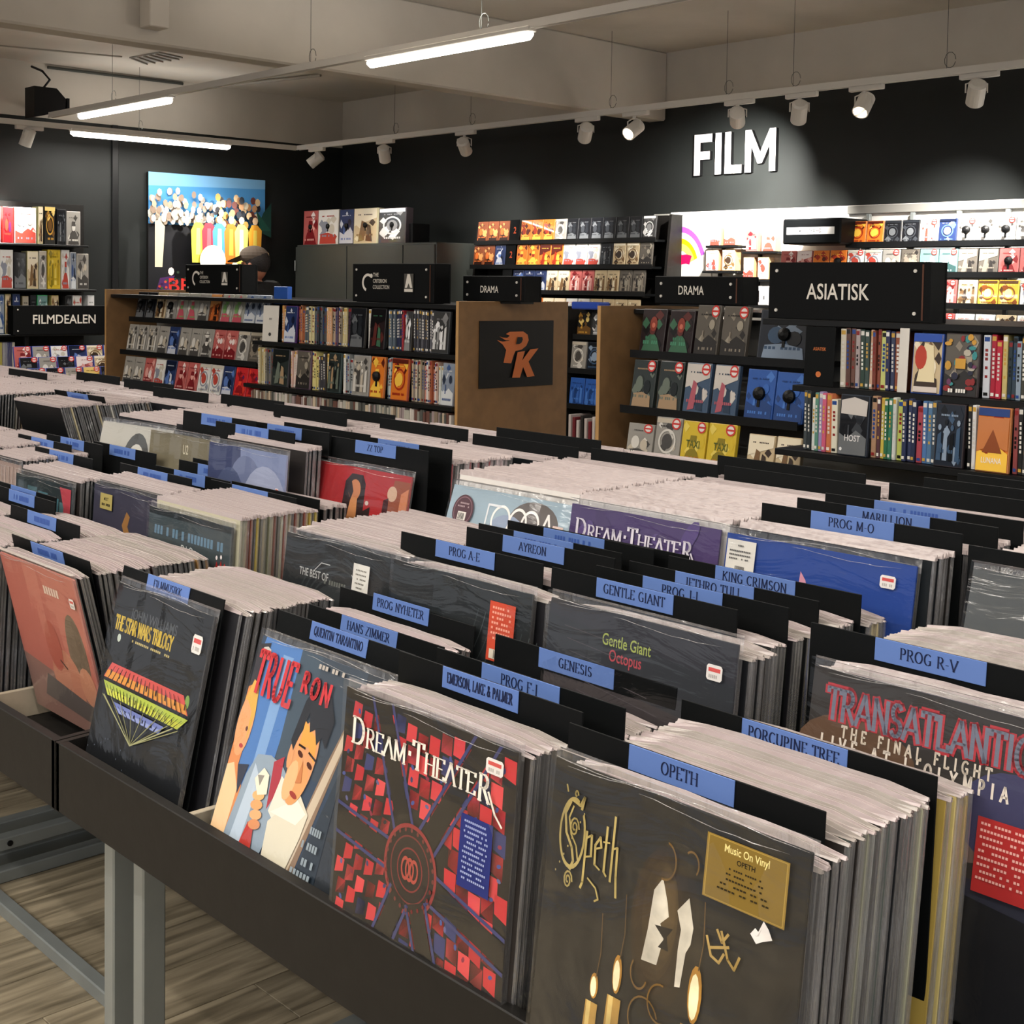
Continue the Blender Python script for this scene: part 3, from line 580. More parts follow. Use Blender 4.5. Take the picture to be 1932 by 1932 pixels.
# right wall rack on the bright panel
t = rack('wall_rack', 'black tiered film rack on the bright wall panel at the far right'); p0 = at(1605, 460, 1, 7.66); t.location = (p0.x, 7.66, FL)
c5 = lambda x, y: (1600+x/5.82, 370+y/5.82)
RW = 'right wall rack'
def ext(a_, c_, y, n0, n1):     # lengthen a measured row beyond the frame
    A, B = at(*a_, 1, y), at(*c_, 1, y); return n1/n0
rows = [('top shelf', 'ookkwnssss', c5(8, 528), c5(2060, 500), 7.66, (6, 7, 8), {2: 1, 3: 1}), ('second shelf', 'rroowwsgttggrr', (1470, 519), (1962, 514), 7.63, (3, 12), ()), ('third shelf', '        wrcyyw', (1466, 569), (1962, 579), 7.60, (), ()), ('fourth shelf', '         rwwcw', (1462, 628), (1955, 643), 7.57, (), ())]
for sh, cs, a_, c_, y_, tg, st in rows:
    loc, w_, h_ = shelf_child(t, face_row(RW, sh, cs, a_, c_, y_, tilt=.1, shelfboard=.22, asp=.79, group='film cases in the right wall rack', tagd=tg, stick=(4, 6, 8, 9)))
pr = at(1962, 514, 1, 7.63)
for j in range(5):
    x = (pr.x-p0.x)*j/4; b = MB(); b.bevbox(x-.015, .2, 0, x+.015, .225, at(1700, 400, 1, 7.8).z-FL, .003); b.build('upright', M['steel'], t)
# box-set shelves on the bright panel
c6 = lambda x, y: (1240+x/5.367, 370+y/5.367)
sets = [('upper left', [(525, 320, 645, 500, 'w', 1), (672, 305, 800, 500, 'w', 2)], 7.72), ('lower left', [(490, 540, 625, 755, 'w', 3), (655, 540, 790, 755, 'c', 4)], 7.72), ('upper right', [(895, 350, 1020, 560, 'r', 5), (1055, 350, 1200, 560, 'w', 0)], 7.74), ('lower right', [(870, 620, 980, 840, 'w', 2), (1015, 620, 1130, 840, 'w', 4)], 7.74)]
for nm, its, y in sets:
    A, B = at(*c6(its[0][0]-20, its[0][3]), 1, y), at(*c6(its[1][2]+40, its[1][3]), 1, y)
    t = empty('display_shelf', A); tag(t, f'small black wall shelf holding two box sets, {nm} of four beside the spiral poster', 'shelf')
    b = MB(); b.bevbox(0, -.02, -.018, B.x-A.x, .16, -.002, .002); b.build('board', M['black_metal'], t)
    b = MB(); b.bevbox(.03, .13, -.06, .05, .16, -.018, .002); b.bevbox(B.x-A.x-.05, .13, -.06, B.x-A.x-.03, .16, -.018, .002); b.build('bracket', M['black_metal'], t)
    for i, (x0, z0, x1, z1, cd, v) in enumerate(its):
        p, q = at(*c6(x0, z1), 1, y), at(*c6(x1, z0), 1, y)
        o = case(f"{'white' if cd == 'w' else PAL[cd][2]} box set, {('left', 'right')[i]} one on the {nm} small wall shelf", Vector((p.x, y, A.z)), q.x-p.x, q.z-A.z, .07, cd, v, 0, 0, cat='box set', name='box_set')
        o.color = lin(('#b98a60', '#c9a06c')[i] if cd != 'r' else '#a8705c')
# black 4K sign box
p, q = at(*c6(1262, 490), 1, 7.5), at(*c6(1860, 215), 1, 7.5); t = empty('sign_box', p); tag(t, 'black projecting sign box with a white plate on the bright wall panel', 'sign')
b = MB(); b.bevbox(0, 0, 0, q.x-p.x, .34, q.z-p.z, .01); b.build('box', M['black_plastic'], t)
wq, hq = q.x-p.x, q.z-p.z; a = Art(wq, hq, .0012); a.rect(.08, .38, .9, .66, '#e8e6e2'); a.sans('4K ULTRA HD', .49, .44, hq*.16, '#202020', .72, 'c'); a.build('plate', M['print'], t)
# price card with a numeral
p, q = at(*c6(935, 1100), 1, 7.7), at(*c6(1150, 915), 1, 7.7); t = empty('price_card', p); tag(t, 'white card with a large black numeral 1 between two black category signs', 'card')
b = MB(); b.bevbox(0, 0, 0, q.x-p.x, .01, q.z-p.z, .002); b.build('card', M['panel_white'], t); a = Art(q.x-p.x, q.z-p.z, .0006); a.sans('1', .42, .16, (q.z-p.z)*.62, '#1c1c1c', .9, 'c'); a.marks(.66, .3, .16, .2, '#555555', rnd, 2); a.build('numeral', M['print'], t)
b = MB(); b.bevbox(0, 0, 0, q.x-p.x+.1, .18, .02, .003); o = b.build('display_shelf', M['black_metal'], None, (p.x-.05, 7.7, p.z-.022)); tag(o, 'narrow black shelf under the white numeral card', 'shelf')
p = at(*c6(1000, 850), 1, 7.7); b = MB(); b.bevbox(0, 0, 0, .2, .16, .018, .003); o = b.build('display_shelf', M['panel_grey'], None, (p.x-.05, 7.72, p.z-.06)); tag(o, 'narrow grey shelf just above the white numeral card', 'shelf')
# boxes of flyers glimpsed on the lowest visible tier, right
p, q = at(1655, 600, 1, 7.5), at(1725, 590, 1, 7.5); b = MB(); b.bevbox(0, 0, 0, q.x-p.x, .1, .05, .003); o = b.build('carton', M['mdf'], None, p); tag(o, 'flat brown carton on the fourth shelf of the right wall rack', 'box')

# rack glimpsed between the two gondolas
t = rack('film_rack', 'narrow black rack seen in the gap between the two brown end panels'); Ym = 6.4
c7 = lambda x, y: (1060+x/6.44, 560+y/6.44); p0 = at(1072, 590, 1, Ym); p1 = at(1185, 590, 1, Ym); t.location = (p0.x, Ym, FL); GR = 'narrow rack between the brown panels'
for sh, cs, a_, c_, y_, ex in (('top shelf', 'azz', c7(172, 478), c7(730, 500), Ym+.04, None), ('second shelf', 'see', c7(95, 905), c7(680, 905), Ym+.02, None), ('third shelf', 'BBB', c7(75, 1335), c7(640, 1345), Ym, None)):
    loc, w_, h_ = shelf_child(t, face_row(GR, sh, cs, a_, c_, y_, tilt=.1, shelfboard=.2, group='film cases in the narrow rack'))
b = MB(); b.bevbox(0, .24, 0, p1.x-p0.x, .27, at(1080, 578, 1, Ym).z-FL, .004); b.build('back_panel', M['black_board'], t)
b = MB(); b.bevbox(-.02, 0, 0, 0, .27, at(1080, 578, 1, Ym).z-FL, .004); b.build('side_panel', M['black_board'], t)
pc = at(*c7(110, 130), 1, Ym-.05); pd = at(*c7(440, 90), 1, Ym-.05); b = MB(); b.bevbox(0, 0, -.02, pd.x-pc.x, .12, .03, .008); o = b.build('plastic_bag', mat('bag_blue', '#2b4aa8', .35), None, (pc.x, Ym-.05, pc.z+.01)); tag(o, 'folded blue plastic bag lying on top of the narrow rack in the gap', 'bag')
A = at(*c7(70, 1800), 1, Ym-.1); n_ = 8
for i in range(n_):
    p = at(*c7(75+i*48, 1790), 1, Ym-.1); hgt = at(*c7(100, 1420), 1, Ym-.1).z-p.z
    o = link('magazine', case_mesh(.022, round(hgt-.02*(i % 3), 2), .2), None, (p.x, Ym-.1, p.z)); o.color = lin(['#cfc4c0', '#7a2c34', '#d8d0cc', '#33302e'][i % 4]); tag(o, f'thin magazine spine, {ordn(i)} from the left at the bottom of the narrow rack', 'magazine', 'magazines in the narrow rack')

# ------------------------------------------------------------------ poster, cabinet and person near the left wall
p = at(280, 323, 0, XW+.04); q = at(500, 341, 0, XW+.04); z0 = at(280, 560, 0, XW+.04).z; W_ = q.y-p.y; zt = (p.z+q.z)/2; z0 = zt-W_
t = empty('wall_canvas', (XW+.005, p.y, z0)); tag(t, 'large square colourful crowd collage hanging on the left wall', 'picture')
b = MB(); b.bevbox(0, 0, 0, .035, W_, W_, .004); b.build('canvas', M['black_board'], t)
a = Art(W_, W_, .0006); r = random.Random(3); a.rect(0, 0, 1, 1, '#1d1d20'); a.rect(0, .62, 1, 1, '#4f94cf'); a.poly([(0, .9), (0, 1), (1, 1), (1, .93)], '#7db4e0')
for i in range(120):
    x, z = r.random()*.52, .6+.26*r.random()*r.random()+.04; a.ell(x, z, .02, .028, r.choice(['#e9e2d2', '#cfc3b4', '#b8a58f', '#f4efe4', '#9c8878']), 7)
for i in range(60):
    x, z = .5+.4*r.random(), .62+.22*r.random(); a.ell(x, z, .024, .03, r.choice(['#b98a62', '#d9b88c', '#26242a', '#6a3a32', '#e8dcc0', '#30343c', '#c99a50']), 8)
a.poly([(.86, .6), (1, .55), (1, .82), (.93, .74)], '#173a34'); a.poly([(.9, .6), (.86, .76), (1, .6)], '#1c4c40')
for x, c, c2 in ((.36, '#d8d04a', '#e9e07c'), (.45, '#c23a48', '#d8606a'), (.54, '#4c8fd0', '#e6eef4'), (.64, '#e07028', '#f0a040'), (.73, '#ecdc6c', '#f6f0c0'), (.85, '#f0a838', '#f4d860')):
    a.poly([(x-.05, .34), (x+.05, .34), (x+.06, .6), (x+.02, .64), (x-.03, .64), (x-.06, .58)], c); a.ell(x, .67, .025, .03, '#e6c39c', 8); a.poly([(x-.02, .4), (x+.02, .4), (x+.015, .6), (x-.015, .6)], c2)
a.poly([(.0, .3), (.06, .3), (.08, .6), (.04, .64), (0, .64)], '#e8dcb8'); a.ell(.48, .36, .11, .115, '#fbf6e0', 26); a.ell(.48, .36, .09, .095, '#fffdf0', 22)
a.ell(.67, .3, .03, .06, '#f0e2c0', 10); a.ell(.93, .4, .05, .05, '#d8b888', 10); a.ell(.13, .27, .025, .03, '#e9d9d0', 9); a.poly([(0, .1), (.1, .12), (.16, .24), (.04, .22)], '#4a2a5c')
a.sans('BE', .1, .12, W_*.1, '#c8322c', 1.25); a.sans('S', .0, .04, W_*.09, '#b02c40', 1.0)
for i in range(50): a.ell(r.random()*.9, .05+.22*r.random(), .012, .01, r.choice(['#3a5a30', '#c84a3c', '#5a4a6a', '#2c3c2c']), 6)
o = a.build('print', M['print'], t); o.rotation_euler = (0, 0, math.pi/2); o.location = (.036, 0, 0)
# dark cupboards in the corner
ya_, yc_ = at(557, 460, 0, XW).y, YW-.02
xc = at(760, 455, 1, 7.3).x
t = empty('cupboard', (XW+.0, 7.25, FL)); tag(t, 'dark grey cupboard with flat doors in the corner under the coloured box sets', 'cupboard')
A = at(557, 462, 0, XW+.25); zt = at(700, 459, 1, 7.3).z
p_ = at(557, 461, 1, 7.3); p1_ = at(654, 459, 1, 7.3); p2_ = at(760, 457, 1, 7.3); p3_ = at(820, 461, 1, 7.3); hz = zt-FL
t.location = (p_.x, 7.3, FL)
b = MB(); b.bevbox(0, .02, 0, p3_.x-p_.x, .62, hz, .006); b.build('body', M['cabinet'], t)
for i, (u, v) in enumerate(((p_, p1_), (p1_, p2_), (p2_, p3_))):
    b = MB(); b.bevbox(u.x-p_.x+.006, 0, .1, v.x-p_.x-.006, .02, hz-.02, .004); d = b.build('door', M['cabinet'], t)
    if i < 1: b = MB(); b.tube([(u.x-p_.x+.03, -.02, hz-.25), (u.x-p_.x+.03, -.02, hz-.15)], .006, 6); b.build('handle', M['steel'], d)
c8 = lambda x, y: (540+x/7.43, 370+y/7.43)
for i, (x0, x1, zt_, col, cd, lab) in enumerate(((235, 440, 210, '#8a3c3c', 'r', 'dusky red'), (440, 725, 200, '#d8d4cc', 'w', 'white'), (740, 940, 190, '#2c2438', 'n', 'dark purple'), (940, 1270, 178, '#c8c09c', 'c', 'cream'), (1290, 1670, 175, '#3c3438', 'z', 'black'))):
    p, q = at(*c8(x0, 660), 1, 7.36), at(*c8(x1, 660), 1, 7.36); zt_ = at(*c8(x0, zt_), 1, 7.36).z
    o = case(f'{lab} square box set, {ordn(i)} from the left on top of the corner cupboard', Vector((p.x, 7.36, zt+.001)), q.x-p.x, zt_-zt, .08, cd, i, .03, tagged=True, cat='box set', name='box_set'); o.color = lin(col)
p, q = at(*c8(1670, 640), 1, 7.4), at(*c8(1770, 380), 1, 7.4); b = MB(); b.bevbox(0, 0, 0, q.x-p.x, .2, q.z-zt, .004); o = b.build('box', M['rubber'], None, (p.x, 7.4, zt)); tag(o, 'small black box at the right end of the corner cupboard', 'box')

# person behind the left gondola
D = 9.4; hd = ray(486, 502)*D; X0, Y0 = hd.x, hd.y
t = empty('person', (X0, Y0, FL)); tag(t, 'person in a black t-shirt and cap standing behind the left gondola, facing left', 'person')
fw = Vector((-.72, -.35, 0)).normalized(); sd = Vector((-fw.y, fw.x, 0)); hz = hd.z-FL
def BM(f=fw): return Matrix((( f.x, -f.y, 0), (f.y, f.x, 0), (0, 0, 1)))
def sk(name, joints, edges, m_, parent):
    me = bpy.data.meshes.new(name); me.from_pydata([tuple(j[0]) for j in joints], edges, [])
    bm = bmesh.new(); bm.from_mesh(me); bm.verts.layers.skin.verify(); bm.to_mesh(me); bm.free(); o = link(name, me, parent)
    for i, j in enumerate(joints): r_ = j[1]; me.skin_vertices[0].data[i].radius = r_ if isinstance(r_, tuple) else (r_, r_)
    me.skin_vertices[0].data[0].use_root = True
    o.modifiers.new('skin', 'SKIN'); o.modifiers.new('sub', 'SUBSURF').levels = 2; o.modifiers[-1].render_levels = 2; me.materials.append(m_); return o
def pt(f, s, z): return fw*f+sd*s+Vector((0, 0, z))
# body: legs, trunk, neck, arms as one skin
J = [(pt(0, 0, .98), (.15, .12)), (pt(0, 0, 1.2), (.145, .11)), (pt(.01, 0, 1.4), (.14, .1)), (pt(.02, 0, 1.5), (.06, .06)), (pt(.04, 0, 1.56), .056), (pt(.05, 0, 1.7), .06),
     (pt(0, .11, .92), .1), (pt(.03, .13, .5), .068), (pt(.06, .14, .02), .045), (pt(0, -.11, .92), .1), (pt(.03, -.13, .5), .068), (pt(.06, -.14, .02), .045),
     (pt(.01, .18, 1.44), .055), (pt(.06, .27, 1.2), .048), (pt(.28, .2, 1.12), .035), (pt(.01, -.18, 1.44), .055), (pt(.06, -.27, 1.2), .048), (pt(.28, -.2, 1.12), .035)]
k_ = (hz-.0)/1.62
J = [(p_*k_, r_ if not isinstance(r_, tuple) else r_) for p_, r_ in J]
body = sk('body', J, [(0, 1), (1, 2), (2, 3), (3, 4), (4, 5), (0, 6), (6, 7), (7, 8), (0, 9), (9, 10), (10, 11), (2, 12), (12, 13), (13, 14), (2, 15), (15, 16), (16, 17)], M['skin'], t)
sh = sk('t_shirt', [(pt(0, 0, .9)*k_, (.17, .14)), (pt(0, 0, 1.2)*k_, (.165, .13)), (pt(.01, 0, 1.42)*k_, (.19, .14)), (pt(.015, 0, 1.5)*k_, (.12, .11)), (pt(.01, .2, 1.46)*k_, .1), (pt(.05, .265, 1.28)*k_, .075), (pt(.01, -.2, 1.46)*k_, .1), (pt(.05, -.265, 1.28)*k_, .075)],
    [(0, 1), (1, 2), (2, 3), (2, 4), (4, 5), (2, 6), (6, 7)], M['shirt'], t)
b = MB(); b.ball(pt(.18, 0, 1.35)*k_, (.02, .05, .05), 8, 6, M=BM()); b.build('shirt_print', M['tag_blue'] if False else M['pale_board'], t)
tr = sk('trousers', [(pt(0, 0, .98)*k_, (.165, .135)), (pt(0, .11, .88)*k_, .115), (pt(.03, .13, .5)*k_, .082), (pt(0, .14, .1)*k_, .06), (pt(0, -.11, .88)*k_, .115), (pt(.03, -.13, .5)*k_, .082), (pt(0, -.14, .1)*k_, .06)], [(0, 1), (1, 2), (2, 3), (0, 4), (4, 5), (5, 6)], M['rubber'], t)
hc = Vector((0, 0, hz)) + fw*.02
b = MB(); b.ball(hc, (.092, .072, .11), 20, 14, M=BM()); b.ball(hc+fw*.03+Vector((0, 0, -.07)), (.06, .05, .05), 12, 8, M=BM()); b.ball(hc+fw*.1+Vector((0, 0, -.015)), (.02, .014, .025), 8, 6, M=BM())
for s in (-1, 1): b.ball(hc+sd*.078*s-fw*.005+Vector((0, 0, -.01)), (.022, .01, .033), 10, 6, M=BM()); b.ball(hc+fw*.085+sd*.03*s+Vector((0, 0, .02)), (.01, .012, .008), 8, 5, M=BM())
b.build('head', M['skin'], t, smooth=True)
b = MB(); b.ball(hc-fw*.018+Vector((0, 0, .03)), (.098, .08, .1), 20, 12, M=BM()); b.build('hair', M['hair'], t, smooth=True)
b = MB(); b.ball(hc+fw*.01+Vector((0, 0, .075)), (.108, .088, .07), 20, 10, M=BM())
q = [hc+fw*f+sd*s+Vector((0, 0, z)) for f, s, z in ((.07, -.08, .075), (.2, -.06, .03), (.22, 0, .035), (.2, .06, .03), (.07, .08, .075))]
b.face(q); b.face([v-Vector((0, 0, .006)) for v in q][::-1]); b.build('cap', M['cap'], t, smooth=False)

# ---- left wall: book shelves, sign and film tray -------------------------------------------------
XS = -10.72
c9 = lambda x, y: (x/5.518, 370+y/5.518)
t = rack('book_rack', 'black wall shelves of large books at the far left of the photo', 'rack'); t.location = (XW+.02, 3.6, FL)
for i, (pl, ptop) in enumerate((((155, 463), 395), ((170, 546), 475), ((182, 628), 560), ((190, 700), 640))):
    p = at(*pl, 0, XS); z = p.z; b = MB(); b.bevbox(0, 0, z-.02-FL, XS-XW+.02, p.y+.04-3.6, z-FL-.002, .003); b.build('shelf', M['black_metal'], t)
pp = at(172, 600, 0, XS)
b = MB(); b.bevbox(-.01, 0, 0, .02, pp.y+.05-3.6, 2.3, .004); b.build('back_panel', M['black_board'], t)
books = [(0, [(-60, 18, 100, '#d8d4cf', 'w', 'white'), (40, 150, 110, '#c43a34', 'R', 'red and white'), (158, 392, 118, '#e4e2de', 'w', 'large white'), (405, 462, 108, '#c9c48c', 'c', 'cream and black'), (470, 590, 105, '#1b1a18', 'a', 'black with gold shapes'), (600, 700, 135, '#222426', 'k', 'plain black'), (702, 850, 158, '#cfc9c4', 's', 'pale grey')], 498),
    (1, [(-60, 5, 560, '#c9c5bd', 's', 'grey'), (8, 150, 558, '#e2ded8', 'w', 'black and white'), (155, 285, 585, '#2b2a2c', 'k', 'dark'), (290, 412, 572, '#d8cf9c', 'c', 'cream'), (415, 500, 570, '#d9d6c9', 's', 'speckled'), (505, 642, 556, '#d8b92c', 'x', 'bright yellow'), (648, 738, 560, '#eceae6', 'w', 'plain white'), (742, 808, 585, '#e8e8ea', 'q', 'white and blue'), (812, 935, 600, '#d5cfc2', 's', 'cream-grey')], 950),
    (2, [(-60, 60, 1020, '#3b5878', 'q', 'blue patterned'), (62, 130, 1020, '#b8b078', 'c', 'olive cream'), (140, 225, 1018, '#34445c', 'n', 'dark blue'), (240, 312, 1040, '#8a7c58', 'g', 'olive'), (325, 392, 1030, '#202224', 'k', 'charcoal'), (398, 510, 1030, '#3fae6a', 't', 'green'), (545, 625, 1035, '#cfb878', 'c', 'tan'), (690, 760, 1040, '#2a2a2a', 'k', 'small black'), (765, 865, 1035, '#d8d6d2', 'w', 'white striped'), (920, 995, 1035, '#dcdcdc', 'z', 'white and black')], 1400)]
nm3 = ('top', 'second', 'third')
for si, its, zb_ in books:
    zz = at((155, 170, 182)[si], (463, 546, 628)[si], 0, XS).z
    for j, (x0, x1, zt_, col, cd, lab) in enumerate(its):
        p, q = at(*c9(x0, zb_), 0, XS), at(*c9(x1, zb_), 0, XS); h_ = at(*c9((x0+x1)/2, zt_), 0, XS).z-zz
        if h_ < .05: h_ = .3
        o = case(f'{lab} book on the {nm3[si]} shelf at the far left, {ordn(j)} along', Vector((XS-.02, p.y+.003, zz)), q.y-p.y-.006, h_, .12, cd, j, .0, math.pi/2, cat='book', name='book'); o.color = lin(col)
# a few more small dvd spines on the lowest shelf
zz = at(190, 700, 0, XS).z
for j in range(6):
    p = at(*c9(-40+j*26, 1600), 0, XS); o = link('book', case_mesh(.06, .26, .14), None, (XS-.02, p.y, zz)); o.rotation_euler = (0, 0, math.pi/2); o.color = lin(['#e8d838', '#e8e4dc', '#4a3a8c', '#d8d8d8', '#30408c', '#c9c0b0'][j]); tag(o, f'slim book spine, {ordn(j)} along the lowest shelf at the far left', 'book', 'slim books on the lowest left shelf')
def sign(px0, px1, pz0, pz1, y, text, label, ax=1, depth=.1, th=.35, tx=.5, wid=1.0, tz=.34, extra=None, screws=True):
    """black category sign box standing on a gondola; corners from pixels"""
    p, q = at(px0, pz1, ax, y), at(px1, pz0, ax, y); k = 0 if ax == 1 else 1; W_, h_ = q[k]-p[k], q.z-p.z
    t = empty('category_sign', p, 0 if ax == 1 else math.pi/2); tag(t, label, 'sign')
    b = MB(); b.bevbox(0, 0, 0, W_, .008, h_, .002); b.build('front_plate', M['sign_black'], t)
    b = MB(); b.bevbox(0, depth, 0, W_, depth+.008, h_, .002); b.build('rear_plate', M['sign_black'], t)
    b = MB(); b.bevbox(W_-.03, -.002, .008, W_-.024, -.0001, h_-.008, .0004); b.build('edge_strip', M['bronze'], t)
    for xe in (.002, W_-.01): b = MB(); b.bevbox(xe, .0081, .0, xe+.008, depth-.0001, h_, .001); b.build('end_plate', M['sign_black'], t)
    b = MB(); b.bevbox(.02, .01, -.01, W_-.04, depth-.002, .03, .002); b.build('base_rail', M['black_metal'], t)
    if screws:
        for sx in (.035, W_-.055):
            for sz in (.03, h_-.03): b = MB(); b.tube([(sx, 0, sz), (sx, -.004, sz)], .006, 10); b.build('screw', M['white'], t)
    a = Art(W_, h_, .0008)
    if text: a.sans(text, tx, tz, h_*th, '#e4ddd2', wid, 'c')
    if extra: extra(a, W_, h_)
    a.build('lettering', M['print'], t); return t
sign(25, 222, 577, 632, -9.9, 'FILMDEALEN', 'black sign reading FILMDEALEN at the left edge', ax=0, th=.31, tx=.48, tz=.38, wid=.93)
t = rack('film_tray', 'black stepped tray of blue-edged film cases under the sign at far left'); 
for k, (sh, cs, pa_, pb_, x_) in enumerate((('back step', 'rswnccn', (28, 676), (262, 676), -9.8), ('middle step', 'kskrcwq', (40, 697), (278, 697), -9.68), ('front step', 'nksakcw', (55, 718), (290, 718), -9.56))):
    A, B = at(*pa_, 0, x_), at(*pb_, 0, x_); n_ = len(cs); pit = (B.y-A.y)/n_; z = A.z-.08
    for i, c in enumerate(cs):
        o = case(f'{PAL[c][2]} film case with blue edge, {ordn(i)} along {sh}, left tray', Vector((x_, A.y+i*pit, z)), pit*.94, .17, .014, c, i, .2, math.pi/2, sticker=True, group='film cases in the left tray'); o.color = lin('#3c50a8')
    if k == 0:
        t.location = (x_-.3, A.y-.1, FL); zs_ = at(100, 634, 0, -9.9).z
        for yy in (.25, 1.0): b = MB(); b.bevbox(.105, yy, 0, .135, yy+.03, zs_-FL+.03, .002); b.build('upright', M['black_metal'], t)
    b = MB(); b.bevbox(x_-t.location.x-.09, 0, 0, x_-t.location.x+.03, B.y-A.y+.2, z-FL, .004); b.build('step', M['black_board'], t)

# ------------------------------------------------------------------ gondolas
def panel(x, y0, y1, z1, parent, name='end_panel', th=.018, z0=FL):
    b = MB(); L_ = parent.location
    b.bevbox(x-L_.x, y0-L_.y, z0-L_.z, x+th-L_.x, y1-L_.y, z1-L_.z, .0015); o = b.build(name, M['mdf'], parent)
    b = MB(); b.box(x-L_.x, y0-L_.y-.0015, z0-L_.z, x+th-L_.x, y0-L_.y, z1-L_.z); b.build('edge_band', M['mdf_edge'], o); return o
def gshelf(parent, x0, x1, y0, y1, z, name='shelf', th=.02, lip=.0):
    b = MB(); L_ = parent.location; b.bevbox(x0-L_.x, y0-L_.y, z-th-L_.z, x1-L_.x, y1-L_.y, z-L_.z, .002)
    if lip: b.box(x0-L_.x, y0-L_.y-.004, z-th-L_.z, x1-L_.x, y0-L_.y, z+lip-L_.z)
    return b.build(name, M['black_metal'], parent)
SPV = {}
def spine_print(w_, h_, kind):
    k = (round(w_, 3), round(h_, 3), kind)
    if k not in SPV:
        r = random.Random(kind*7+3); a = Art(w_, h_, .0003); cols = ['#d8d4cc', '#1a1a1a', '#c9a04c', '#8a2c2c', '#e8e4dc', '#2c4a8c']
        c = cols[kind % 6]; a.rect(.12, .9, .88, .97, cols[(kind+2) % 6])
        for i in range(7): 
            if r.random() < .8: a.rect(.3, .32+i*.07, .7, .32+i*.07+.045, c)
        a.rect(.2, .04, .8, .09, cols[(kind+4) % 6]); SPV[k] = a.b.mesh('spine_print', M['print_gloss'])
    return SPV[k]
def spine_row(where, shelf, seq, cv, zpx, y, h0, depth=.135, group=None):
    """seq: (x0, x1, kind, colour, word): kind s = spine, f = face-out, c = card; x in crop pixels"""
    j = 0
    for (x0, x1, kd, col, word, *ex) in seq:
        z = at(*cv(x0, zpx(x0)), 1, y).z; p, q = at(*cv(x0, zpx(x0)), 1, y), at(*cv(x1, zpx(x1)), 1, y); W_ = q.x-p.x; hh = h0*(ex[0] if ex else 1)
        z = spine_row.z
        if kd == 's':
            n_ = max(1, round(W_/.0165)); ww = W_/n_
            for i in range(n_):
                cc = col[i % len(col)] if isinstance(col, (list, tuple)) else col; he = hh*rnd.choice((1, 1, .985, 1.02, .91))
                o = link('film_case', case_mesh(ww*.93, he, depth), None, (p.x+i*ww, y+rnd.uniform(0, .012), z)); o.color = lin(cc); o.rotation_euler = (0, rnd.uniform(-.01, .02), 0)
                link('spine_print', spine_print(ww*.93, he, (j*5+i) % 8), o)
                tag(o, f'{word} film case spine, {ordn(j)} from left, {shelf}, {where}', 'film case', group); j += 1; NCASE[0] += 1
        elif kd == 'f':
            cd = ex[1] if len(ex) > 1 else 'k'; xt = ex[2] if len(ex) > 2 else None; tg = len(ex) > 3 and ex[3]
            o = case(f'{word} film case, {ordn(j)} from left, {shelf}, {where}', Vector((p.x, y-.012, z)), W_*.96, hh, .015, cd, j % 6, .08, extra=xt, tagged=tg, group=group); o.color = lin(col); j += 1
        else:
            b = MB(); b.bevbox(0, 0, 0, W_*.95, .004, hh, .001); o = b.build('shelf_divider', M['black_plastic'] if kd == 'c' else M['white'], None, (p.x, y-.02, z)); o.rotation_euler = (-.05, 0, 0)
            tag(o, f'{word} divider card standing on the {shelf} of the {where}', 'divider')
            if ex and len(ex) > 1:
                a = Art(W_*.95, hh, .0006); a.sans(ex[1], .5, .6, hh*.055, ex[2], .8, 'c'); a.ell(.5, .2, .09, .05, ex[2], 12); a.build('lettering', M['print'], o)
# ---- left gondola
YG = 4.0; X0 = -8.152; X1 = -4.634
t = rack('gondola', 'long black film gondola with brown end panels, standing left of centre', 'gondola'); t.location = (X0, YG, FL)
ztp = -.067
panel(X0, YG, YG+.7, -.056, t); panel(X1, YG, YG+.72, -.07, t)
gshelf(t, X0+.02, X1, YG+.03, YG+.72, -.088, 'top_board', .022)
b = MB(); b.bevbox(.02, .36, 0, X1-X0, .39, -.11-FL, .003); b.build('back_panel', M['panel_grey'], t)
gshelf(t, X0+.02, X1, YG-.04, YG+.7, FL+.12, 'plinth', .12)
e5 = lambda x, y: (180+x/5.367, 530+y/5.367); LG = 'left gondola'
for sh, cs, a_, c_, y_, tg, st in (('top shelf', 'kkcsppsbppqq', e5(395, 368), e5(1740, 462), YG+.12, (0, 1, 2, 3), ()), ('second shelf', 'ssssnsssrrsg', e5(305, 692), e5(1660, 852), YG+.06, (), ()), ('third shelf', 'ssrwnrrwwnRR', e5(262, 1040), e5(1640, 1210), YG, (), ())):
    A, B = at(*a_, 1, y_), at(*c_, 1, y_); w_, h_, _, _ = face_row(LG, sh, cs, a_, c_, y_, tilt=.18, group='face-out film cases on the left gondola', tagd=tg)
    gshelf(t, A.x-.01, B.x+.02, y_-.03, YG+.36, (A.z+B.z)/2-.001, 'shelf', .02, .012)
p = at(*e5(1850, 240), 1, YG+.16); b = MB(); b.bevbox(0, 0, 0, .14, .03, .1, .003); o = b.build('box_set', mat('box_blue', '#2450a0', .4), None, (p.x-.06, YG+.17, at(*e5(1840, 235), 1, YG+.16).z)); tag(o, 'blue box set standing at the right end of the top face-out row', 'box set')
f4 = lambda x, y: (450+x/4.293, 450+y/4.293)
def zline(x0, z0, x1, z1): return lambda x: z0+(z1-z0)*(x-x0)/(x1-x0)
ysp = YG+.03
